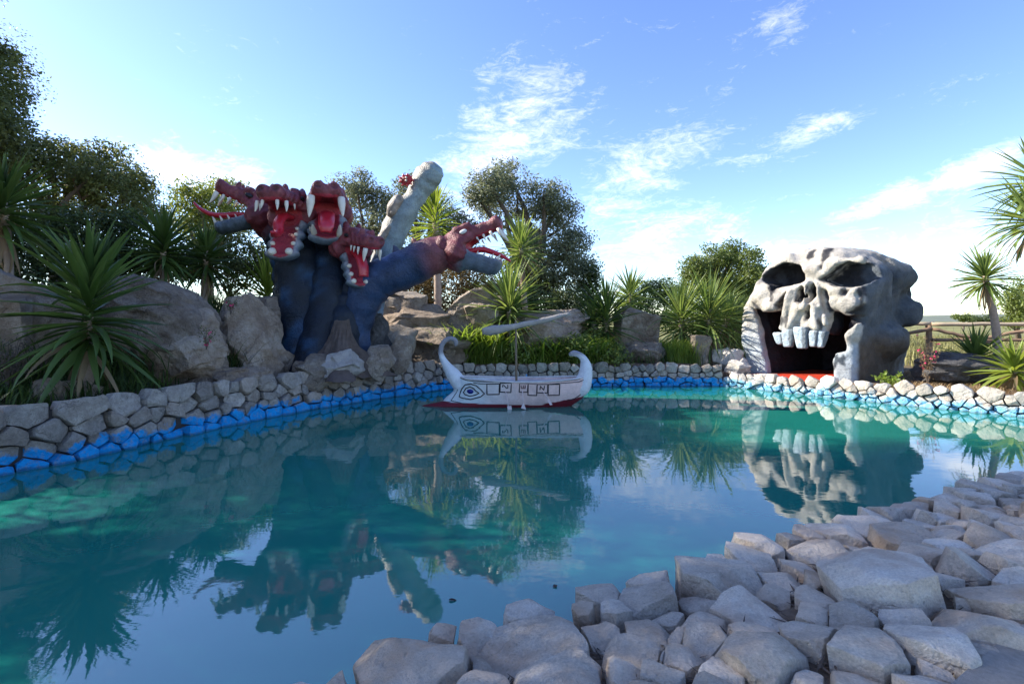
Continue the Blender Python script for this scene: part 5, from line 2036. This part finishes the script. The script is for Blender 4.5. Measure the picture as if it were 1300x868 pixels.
def tree(label, base, lobes, mat, seed, leaf=0.085, dens=1.0, clump=0.33, trunk_r=0.16, name='tree', group=None, cat='tree', limbs=7, flat=0.85, bark='trunk_bark'):
    rg = np.random.default_rng(seed)
    root = empty(name, base)
    tag(root, label, cat, group)
    B = np.array(base)
    V, Fc, rnd, CC = crown([(np.array(c) - B, r) for c, r in lobes], rg, leaf, dens, clump, flat)
    ob('crown', fastmesh('crown', V, Fc, rnd=rnd), M[mat], root)
    parts = []
    top = np.mean([np.array(c) - B for c, r in lobes], axis=0)
    fork = top * np.array([0.35, 0.35, 0]) + np.array([0, 0, max(0.25, top[2] * 0.45)])
    tp = spline([(0, 0, -0.15), tuple(fork * 0.5 + rg.normal(size=3) * 0.06), tuple(fork)], 8)
    parts.append(tube([tuple(q) for q in tp], [trunk_r * (1.2 - 0.4 * i / 7) for i in range(8)], 9))
    tgt = [np.array(c) - B for c, r in lobes]
    idx = rg.permutation(len(CC))[:limbs * 2]
    for i, t in enumerate(tgt):
        mid = fork * 0.45 + t * 0.55 + rg.normal(size=3) * 0.15
        pp = spline([tuple(fork * 0.97), tuple(mid), tuple(t)], 7)
        parts.append(tube([tuple(q) for q in pp], [trunk_r * (0.62 - 0.48 * k / 6) for k in range(7)], 6))
    for i in idx:
        t = CC[i]
        near = tgt[int(np.argmin([np.linalg.norm(t - q) for q in tgt]))]
        st = fork * 0.3 + near * 0.7
        mid = (st + t) / 2 + rg.normal(size=3) * 0.1
        pp = spline([tuple(st), tuple(mid), tuple(t)], 6)
        parts.append(tube([tuple(q) for q in pp], [trunk_r * (0.2 - 0.15 * k / 5) for k in range(6)], 5))
    tv, tf = merge(parts)
    ob('trunk', pymesh('trunk', tv, tf), M[bark], root)
    return root


def lob(Y, *spec, spread=0.0):
    """(px, py, r px) at depth Y -> lobes"""
    out = []
    for i, q in enumerate(spec):
        yy = Y + spread * ((i % 3) - 1)
        out.append((tuple(P(q[0], q[1], yy)), q[2] * yy / F))
    return out


tree('tall dark oak at the frame edge reaching highest above the dark yucca', gp(-60, 11.6), lob(11.5, (-25, 95, 40), (2, 75, 22), (8, 120, 22), (-30, 150, 48), (-10, 190, 34), (14, 155, 15), (-60, 60, 40), (-70, 130, 50), spread=0.5), 'oak_leaf', 41, 0.095, 1.0, 0.34, 0.2, group=None)
tree('rounded oak between the tallest oak and its smaller neighbour', gp(70, 13.6), lob(13.6, (28, 205, 34), (62, 192, 28), (92, 205, 30), (118, 222, 28), (60, 240, 45), (110, 260, 40), (20, 265, 45), spread=0.6), 'oak_leaf', 42, 0.095, 1.0, 0.36, 0.18)
tree('smaller oak with ragged top left of low cumulus cloud', gp(150, 14.6), lob(14.6, (140, 208, 26), (160, 222, 28), (182, 245, 22), (150, 255, 38), (120, 235, 26), (195, 272, 20), spread=0.6), 'oak_leaf', 43, 0.095, 1.0, 0.36, 0.16)
tree('pale sunlit tree behind the hydra head with curling tongue', gp(262, 18.5), lob(18.5, (245, 250, 22), (268, 262, 26), (288, 244, 20), (235, 275, 20), (300, 275, 26), (262, 290, 30), spread=0.6), 'bright_leaf', 44, 0.11, 1.0, 0.40, 0.16)
tree('grey green olive tree behind the middle hydra heads', gp(462, 18.0), lob(18.0, (452, 235, 22), (474, 252, 24), (438, 262, 20), (488, 280, 26), (456, 290, 30), (470, 325, 36), (440, 330, 28), spread=0.6), 'olive_leaf', 45, 0.10, 1.0, 0.38, 0.18)
tree('olive tree behind the grey neck', gp(540, 19.0), lob(19.0, (522, 238, 22), (548, 258, 20), (506, 262, 22), (572, 280, 24), (596, 292, 18), (540, 300, 34), (520, 335, 34), (580, 325, 30), spread=0.6), 'olive_leaf', 46, 0.10, 1.0, 0.40, 0.18)
tree('big two toned olive tree towering behind the right hydra head', gp(676, 18.4), lob(18.2, (622, 236, 28), (648, 226, 22), (640, 262, 34), (690, 246, 24), (706, 270, 28), (684, 290, 40), (724, 310, 26), (706, 335, 38), (738, 340, 18), (672, 330, 36), (660, 360, 36), (715, 372, 34), (606, 250, 16), spread=0.8), 'olive_leaf', 47, 0.10, 1.05, 0.42, 0.26)
tree('small dark cypress like bush at the foot of the big olive tree', gp(752, 18.6), lob(18.4, (748, 345, 12), (750, 362, 14), (752, 380, 15), (752, 398, 16), spread=0.2), 'dark_leaf', 48, 0.09, 1.2, 0.26, 0.08)
tree('dense rounded green tree left of the skull', gp(922, 25.5), lob(25.0, (884, 338, 16), (904, 328, 18), (930, 322, 16), (952, 332, 18), (968, 350, 16), (918, 348, 28), (945, 360, 26), (885, 358, 20), (930, 378, 28), spread=0.8), 'round_leaf', 49, 0.13, 1.3, 0.46, 0.22)
tree('low broad leafed tree at the frame edge beyond the fence', gp(1292, 24.0), lob(23.0, (1290, 378, 16), (1276, 388, 14), (1304, 370, 18), (1300, 395, 20), (1284, 404, 14), spread=0.5), 'bright_leaf', 50, 0.12, 0.8, 0.40, 0.12)
# trees on the sunny side, beyond the left edge of the photograph, that keep the pond in shade
SHADE = [(-9.6, 4.6, 9.0, 'spreading oak on the left bank by the rubble wall end'), (-13.2, 8.6, 12.6, 'high crowned oak on the left bank upslope of the yuccas'), (-9.4, 1.5, 8.6, 'spreading oak on the left bank nearest the path'), (-13.5, 5.2, 13.0, 'tallest oak on the left bank, standing behind the others'), (-15.0, 11.6, 10.6, 'oak on the left bank beside the tallest frame edge oak')]
for i, (x, y, H, lab) in enumerate(SHADE):
    rg = np.random.default_rng(900 + i)
    g = gz(x, y)
    lb = [((x + rg.uniform(-1.3, 1.3), y + rg.uniform(-1.4, 1.4), g + H * rg.uniform(0.36, 0.92)), rg.uniform(0.9, 1.4)) for _ in range(15)]
    tree(lab, (x, y, g), lb, 'oak_leaf', 950 + i, 0.07, 0.95 if i in (1, 5, 4) else 0.30, 0.85, 0.22)

# shrubs
SHRUBS = [
    ('dark bushy shrub at the frame edge above the pale topped boulder', 10, 9.6, [(10, 300, 40), (-20, 330, 50), (45, 330, 36), (20, 350, 40)], 'dark_leaf'),
    ('dark leafy shrub behind the broad yucca', 90, 10.6, [(70, 290, 34), (110, 300, 36), (140, 320, 34), (90, 340, 40)], 'dark_leaf'),
    ('dark leafy shrub between two dark yuccas', 170, 11.4, [(160, 290, 32), (190, 320, 36), (220, 340, 34), (150, 330, 34)], 'dark_leaf'),
    ('dusty green shrub under the curling tongue', 290, 12.6, [(280, 310, 30), (310, 325, 28), (255, 335, 34), (300, 350, 34), (330, 330, 24)], 'oak_leaf'),
    ('brown tinged shrub behind the stacked tan slabs', 510, 15.6, [(500, 360, 24), (525, 372, 24), (548, 356, 24), (480, 385, 26), (560, 380, 26)], 'brown_leaf'),
    ('brown green shrub beneath the right hydra head', 590, 16.0, [(580, 352, 26), (610, 362, 26), (600, 385, 28), (630, 378, 24)], 'brown_leaf'),
    ('dark shrub at the foot of the big olive tree trunk', 700, 16.6, [(690, 385, 26), (720, 390, 28), (740, 398, 22), (660, 392, 24), (715, 410, 24)], 'dark_leaf'),
    ('low leafy green shrub behind the boat mast', 668, 13.2, [(655, 445, 14), (676, 440, 15), (690, 448, 13)], 'bright_leaf'),
    ('low leafy green shrub left of the squared grey block', 752, 13.3, [(735, 442, 16), (760, 446, 14), (748, 430, 14), (775, 452, 12)], 'bright_leaf'),
    ('low leafy green shrub beside the brown ledge', 590, 13.3, [(585, 440, 14), (600, 430, 13), (612, 446, 13)], 'bright_leaf'),
    ('low green hedge bush behind the thin stemmed yucca', 830, 18.6, [(815, 372, 20), (838, 368, 20), (855, 376, 18), (830, 395, 24), (800, 392, 22)], 'round_leaf'),
    ('green bush behind the twin yuccas', 880, 18.0, [(870, 385, 20), (900, 395, 24), (925, 392, 22), (860, 408, 22), (905, 415, 24)], 'round_leaf'),
    ('green bush touching the skull left side', 945, 16.5, [(940, 395, 20), (930, 420, 24), (950, 430, 22), (915, 435, 22)], 'round_leaf'),
]
for i, (lab, px, Y, sp, mat) in enumerate(SHRUBS):
    tree(lab, gp(px, Y), lob(Y, *sp, spread=0.4), mat, 1200 + i, 0.085, 1.0, 0.32, 0.05, name='shrub', cat='shrub', limbs=4)


# ------------------------------------------------------------------ grass
def blades(pos, hgt, wid, bend, rg):
    n = len(pos)
    a = rg.uniform(0, 2 * np.pi, n)
    dx, dy = np.cos(a), np.sin(a)
    sx, sy = -dy, dx
    H = hgt * rg.uniform(0.55, 1.25, n)
    B = bend * rg.uniform(0.2, 1.3, n) * H
    W = wid * rg.uniform(0.7, 1.3, n)
    V = np.zeros((n, 8, 3))
    for j, (t, wf) in enumerate(((0, 0.8), (0.4, 1.0), (0.75, 0.7), (1.0, 0.08))):
        off = B * t ** 2
        z = H * (t - 0.25 * t ** 3 * np.minimum(1, bend))
        cx, cy = pos[:, 0] + dx * off, pos[:, 1] + dy * off
        for k, sg in enumerate((-1, 1)):
            V[:, j * 2 + k, 0] = cx + sx * W * wf * 0.5 * sg
            V[:, j * 2 + k, 1] = cy + sy * W * wf * 0.5 * sg
            V[:, j * 2 + k, 2] = pos[:, 2] + z
    base = np.arange(n)[:, None] * 8
    Fc = np.concatenate([base + np.array([0, 1, 3, 2]), base + np.array([2, 3, 5, 4]), base + np.array([4, 5, 7, 6])], 0)
    rnd = np.tile(rg.uniform(0, 1, n), 3)
    return V.reshape(-1, 3), Fc, rnd


def grass(name, label, cat, polyxy, n, hgt, wid, bend, mat, seed, clumpy=0.35):
    rg = np.random.default_rng(seed)
    p = np.array(polyxy)
    lo, hi = p.min(0), p.max(0)
    pts = []
    while len(pts) < n:
        c = rg.uniform(lo, hi)
        k = int(rg.integers(4, 14))
        q = c + rg.normal(size=(k, 2)) * clumpy * 0.35
        ok = (sd_poly(q[:, 0], q[:, 1], polyxy) < 0) & (pond_d(q[:, 0], q[:, 1]) > 0.3)
        pts += list(q[ok])
        if len(pts) == 0 and rg.uniform() < 1e-4:
            break
    q = np.array(pts[:n])
    z = ground_z(q[:, 0], q[:, 1]) - 0.02
    V, Fc, rnd = blades(np.column_stack([q, z]), hgt, wid, bend, rg)
    o = ob(name, fastmesh(name, V, Fc, rnd=rnd), M[mat])
    tag(o, label, cat, kind='stuff')
    return o


grass('slope_grass', 'long dark grass covering the shaded left slope', 'grass', [(-7.2, 5.5), (-5.4, 7.8), (-4.6, 9.6), (-5.2, 13.5), (-9, 14.5), (-13, 13), (-10, 8)], 16000, 0.75, 0.016, 0.6, 'grass', 1)
grass('wall_grass', 'dark grass tufts just behind the rubble wall', 'grass', [(-7.0, 4.2), (-5.9, 4.9), (-5.4, 6.3), (-5.0, 7.4), (-5.8, 7.6), (-7.2, 6)], 1800, 0.38, 0.014, 0.7, 'grass', 2)
grass('reed_grass', 'bright tall reed grass between the boat stem and mast', 'reeds', [(-1.7, 12.65), (-0.2, 12.85), (-0.1, 13.6), (-1.7, 13.5)], 900, 1.15, 0.036, 1.0, 'reed', 3, 1.0)
grass('sedge_grass', 'bright leaning sedge behind the boat stern', 'reeds', [(0.5, 12.85), (2.4, 12.95), (2.6, 13.6), (0.6, 13.7)], 900, 0.85, 0.03, 1.1, 'reed', 31, 1.0)
grass('lime_grass', 'short lime grass tuft beside the narrow upright stone', 'grass', [(4.1, 13.0), (4.9, 13.0), (4.9, 13.7), (4.1, 13.7)], 1500, 0.62, 0.012, 0.5, 'reed', 4)
grass('bank_grass', 'green grass along the back wall between the yuccas', 'grass', [(2.4, 12.95), (5.0, 12.95), (5.3, 15), (3, 16), (1.5, 15)], 2600, 0.40, 0.014, 0.7, 'grass', 5)
grass('dry_grass', 'dry straw coloured grass on the soil right of skull', 'grass', [(7.6, 10.4), (8.6, 9.2), (10.2, 8.2), (14, 10), (13, 14), (9.8, 13.2), (8.6, 11.6)], 7000, 0.14, 0.012, 1.1, 'straw', 6)
grass('field_grass', 'tall pale meadow grass beyond the log fence', 'grass', [(9, 15.2), (16, 12.5), (34, 20), (30, 34), (10, 30)], 14000, 0.6, 0.03, 0.6, 'meadow', 7, 0.8)
grass('olive_ground_grass', 'rough green grass beneath the background trees', 'grass', [(-6, 14), (4, 14.5), (9, 16), (9, 22), (-8, 22)], 9000, 0.5, 0.02, 0.7, 'grass', 8, 0.6)
grass('low_grass', 'low green tufts at the foot of the reed grass', 'grass', [(-1.5, 12.6), (2.8, 12.9), (2.6, 13.4), (-1.5, 13.2)], 900, 0.38, 0.02, 1.0, 'reed', 9, 0.9)


# ------------------------------------------------------------------ log fence, small plants, litter
def build_fence():
    A, Bp = Vector((9.3, 14.6, 0)), Vector((17.5, 11.6, 0))
    d = (Bp - A)
    L = d.length
    t = d.normalized()
    root = empty('log_fence', (A.x, A.y, gz(A.x, A.y)))
    tag(root, 'rustic log fence with wire mesh behind the skull and yuccas', 'fence')
    RL = Vector(root.location)
    rg = random.Random(4)

    def log(name, p, q, r0, r1, mat, seed, n=9):
        pts = [Vector(p).lerp(Vector(q), i / (n - 1)) - RL + Vector((rg.uniform(-.012, .012), rg.uniform(-.012, .012), rg.uniform(-.012, .012))) for i in range(n)]
        tv, tf = tube(pts, [r0 + (r1 - r0) * i / (n - 1) + rg.uniform(-.004, .004) for i in range(n)], 8)
        ob(name, pymesh(name, tv, tf), M[mat], root)
    sp = 2.15
    k = 0
    posts = []
    s = 2.28
    while s < L:
        p = A + t * s
        g = gz(p.x, p.y)
        log('post', (p.x, p.y, g - 0.2), (p.x + rg.uniform(-.03, .03), p.y, 1.50), 0.085, 0.07, 'fence_wood', k)
        posts.append(p)
        s += sp
        k += 1
    prev = A
    for p in posts + [Bp]:
        log('rail', (prev.x, prev.y - 0.05, 1.52), (p.x + t.x * 0.1, p.y - 0.05, 1.54), 0.055, 0.048, 'rail_wood', k)
        prev = p
    for p in posts:
        q = p + t * 1.25
        log('brace', (p.x, p.y - 0.08, 1.40), (q.x, q.y - 0.08, 1.05), 0.05, 0.04, 'fence_wood', k)
        q = p - t * 1.25
        log('brace', (p.x, p.y - 0.08, 1.40), (q.x, q.y - 0.08, 1.10), 0.05, 0.04, 'fence_wood', k)
    for i in range(len(posts) - 1):
        if i >= 0:
            a, b = posts[i], posts[i + 1]
            log('rail', (a.x, a.y - 0.1, 1.10), (b.x, b.y - 0.1, 1.13), 0.045, 0.04, 'fence_wood', k)
    parts = []
    n = int(L / 0.16)
    for i in range(n):
        p = A + t * (i * 0.16)
        g = gz(p.x, p.y) if i % 6 == 0 else g
        parts.append(tube([(p.x - RL.x, p.y - RL.y + 0.1, g - RL.z), (p.x - RL.x, p.y - RL.y + 0.1, 1.45 - RL.z)], [0.0035, 0.0035], 3, cap=False))
    for j in range(8):
        z = 0.3 + j * 0.16
        parts.append(tube([(A.x - RL.x, A.y - RL.y + 0.1, z - RL.z), (Bp.x - RL.x, Bp.y - RL.y + 0.1, z - RL.z)], [0.0035, 0.0035], 3, cap=False))
    tv, tf = merge(parts)
    ob('wire_mesh', pymesh('wire_mesh', tv, tf), M['wire'], root)


build_fence()


def weed(label, px, Y, hgt, n, mat, seed, spread=0.12, leafy=0.03, petals=0, name='weed', cat='plant', z=None):
    rg = np.random.default_rng(seed)
    base = gp(px, Y) if z is None else ((px - 650) / F * Y, Y, z)
    root = empty(name, base)
    tag(root, label, cat)
    parts, C = [], []
    for i in range(n):
        a = rg.uniform(0, 2 * math.pi)
        h = hgt * rg.uniform(0.6, 1.1)
        e = np.array([math.cos(a) * spread * rg.uniform(0.2, 1.6), math.sin(a) * spread * rg.uniform(0.2, 1.6), h])
        pp = spline([(0, 0, -0.03), tuple(e * np.array([0.4, 0.4, 0.55])), tuple(e)], 7)
        parts.append(tube([tuple(q) for q in pp], [0.006 - 0.0006 * k for k in range(7)], 4, cap=False))
        for q in pp[2:]:
            C += [q + rg.normal(size=3) * 0.03 for _ in range(6)]
    tv, tf = merge(parts)
    ob('stem', pymesh('stem', tv, tf), M['trunk_bark'], root)
    C = np.array(C)
    N = rg.normal(size=C.shape)
    N /= np.linalg.norm(N, axis=1, keepdims=True)
    V, Fq = leaf_quads(C, N, leafy, rg, 0.45)
    ob('foliage', fastmesh('foliage', V, Fq, rnd=rg.uniform(0, 1, len(Fq))), M[mat], root)
    if petals:
        idx = rg.integers(0, len(C), petals)
        PC = np.repeat(C[idx], 5, 0) + rg.normal(size=(petals * 5, 3)) * 0.014
        N = rg.normal(size=PC.shape)
        N /= np.linalg.norm(N, axis=1, keepdims=True)
        V, Fq = leaf_quads(PC, N, 0.035, rg, 0.8)
        ob('flower', fastmesh('flower', V, Fq, rnd=rg.uniform(0, 1, len(Fq))), M['pink_petal'], root)


for i, (px, py, lab) in enumerate(((570, 762, 'tiny dark dead leaf floating on the reflected hydra neck'), (704, 746, 'tiny dark dead leaf floating beside the bank stones'))):
    Yf = F * CAMZ / (py - HOR)
    fm = blade_mesh(0.05, 0.022, 0.4, 0.5, i, 4)
    fo = ob('floating_leaf', fm, M['litter'])
    fo.location = ((px - 650) / F * Yf, Yf, 0.002)
    fo.rotation_euler = (0, 0, i * 1.3)
    tag(fo, lab, 'leaf')
tree('far round bush on the meadow beyond the fence', gp(1222, 70), lob(70, (1218, 402, 6), (1226, 403, 5), (1234, 406, 5)), 'round_leaf', 71, 0.25, 1.0, 0.5, 0.12, name='bush', cat='bush')
tree('far low bushes beyond the fence beside the small tree yucca', gp(1248, 60), lob(60, (1244, 406, 6), (1256, 405, 7), (1268, 407, 6)), 'dark_leaf', 72, 0.25, 1.0, 0.5, 0.12, name='bush', cat='bush')
weed('tall dry reddish weed between the skull and dark boulder', 1178, 10.7, 0.95, 26, 'straw', 1, 0.16, 0.035, 26)
weed('low dry shrubby weed beside the tall reddish weed', 1192, 10.9, 0.5, 22, 'straw', 2, 0.2, 0.04, 6)
weed('small green weed at the skull flank', 1128, 10.5, 0.28, 12, 'reed', 3, 0.18, 0.07)
weed('dry twiggy weed on the soil before the skull flank', 1102, 10.3, 0.2, 10, 'straw', 4, 0.15, 0.03)
weed('pink flowering sprig hanging beside the long tilted slab', 262, 7.75, 0.3, 6, 'oak_leaf', 5, 0.1, 0.03, 5, z=1.2)
weed('pink flowering sprig above the brown craggy boulder', 293, 9.0, 0.3, 6, 'oak_leaf', 6, 0.1, 0.03, 4, z=1.75)
weed('dry brown seed stalk left of the dense dark yucca', 738, 13.9, 0.95, 6, 'brown_leaf', 7, 0.1, 0.07)
weed('dry grey twiggy weed at the frame edge behind the rubble wall', 12, 6.4, 0.75, 26, 'dead_twig', 8, 0.2, 0.03)
weed('thin dry stalks behind the boat yard', 712, 13.6, 0.9, 6, 'straw', 9, 0.15, 0.04)


def build_litter():
    """twigs, needles and dead leaves lying between the foreground stones"""
    rg = np.random.default_rng(77)
    pts = []
    while len(pts) < 5200:
        q = np.column_stack([rg.uniform(-1.0, 6.5, 4000), rg.uniform(0.8, 5.4, 4000)])
        d = pond_d(q[:, 0], q[:, 1])
        ok = (d > 0.06) & (d < 1.7) & (q[:, 1] < 3.3 + 0.5 * q[:, 0])
        pts += list(q[ok])
    q = np.array(pts[:5200])
    z = ground_z(q[:, 0], q[:, 1]) + rg.uniform(0.0, 0.035, len(q))
    C = np.column_stack([q, z])
    N = np.column_stack([rg.normal(0, 0.35, (len(q), 2)), np.ones(len(q))])
    N /= np.linalg.norm(N, axis=1, keepdims=True)
    V, Fq = leaf_quads(C, N, 0.085, rg, 0.10)
    o = ob('leaf_litter', fastmesh('leaf_litter', V, Fq, rnd=rg.uniform(0, 1, len(Fq))), M['litter'])
    tag(o, 'dark twigs and dead needles lying between the bank stones', 'litter', kind='stuff')


build_litter()


def build_hills():
    xs = np.linspace(-3500, 3500, 220)
    V, Fc = [], []
    h = 18 + 26 * (0.5 + fbm(xs * 0.0016, xs * 0, xs * 0, 5, 4))
    for i, x in enumerate(xs):
        for y, k in ((1900, -0.1), (2200, 0.55), (2600, 1.0), (3200, 0.9)):
            V.append((x, y + 60 * math.sin(x * 0.004), h[i] * k if k > 0 else -3))
    for i in range(len(xs) - 1):
        for k in range(3):
            a = i * 4 + k
            Fc.append((a, a + 4, a + 5, a + 1))
    o = ob('hills', pymesh('hills', V, Fc), M['hill_green'])
    tag(o, kind='structure')


build_hills()
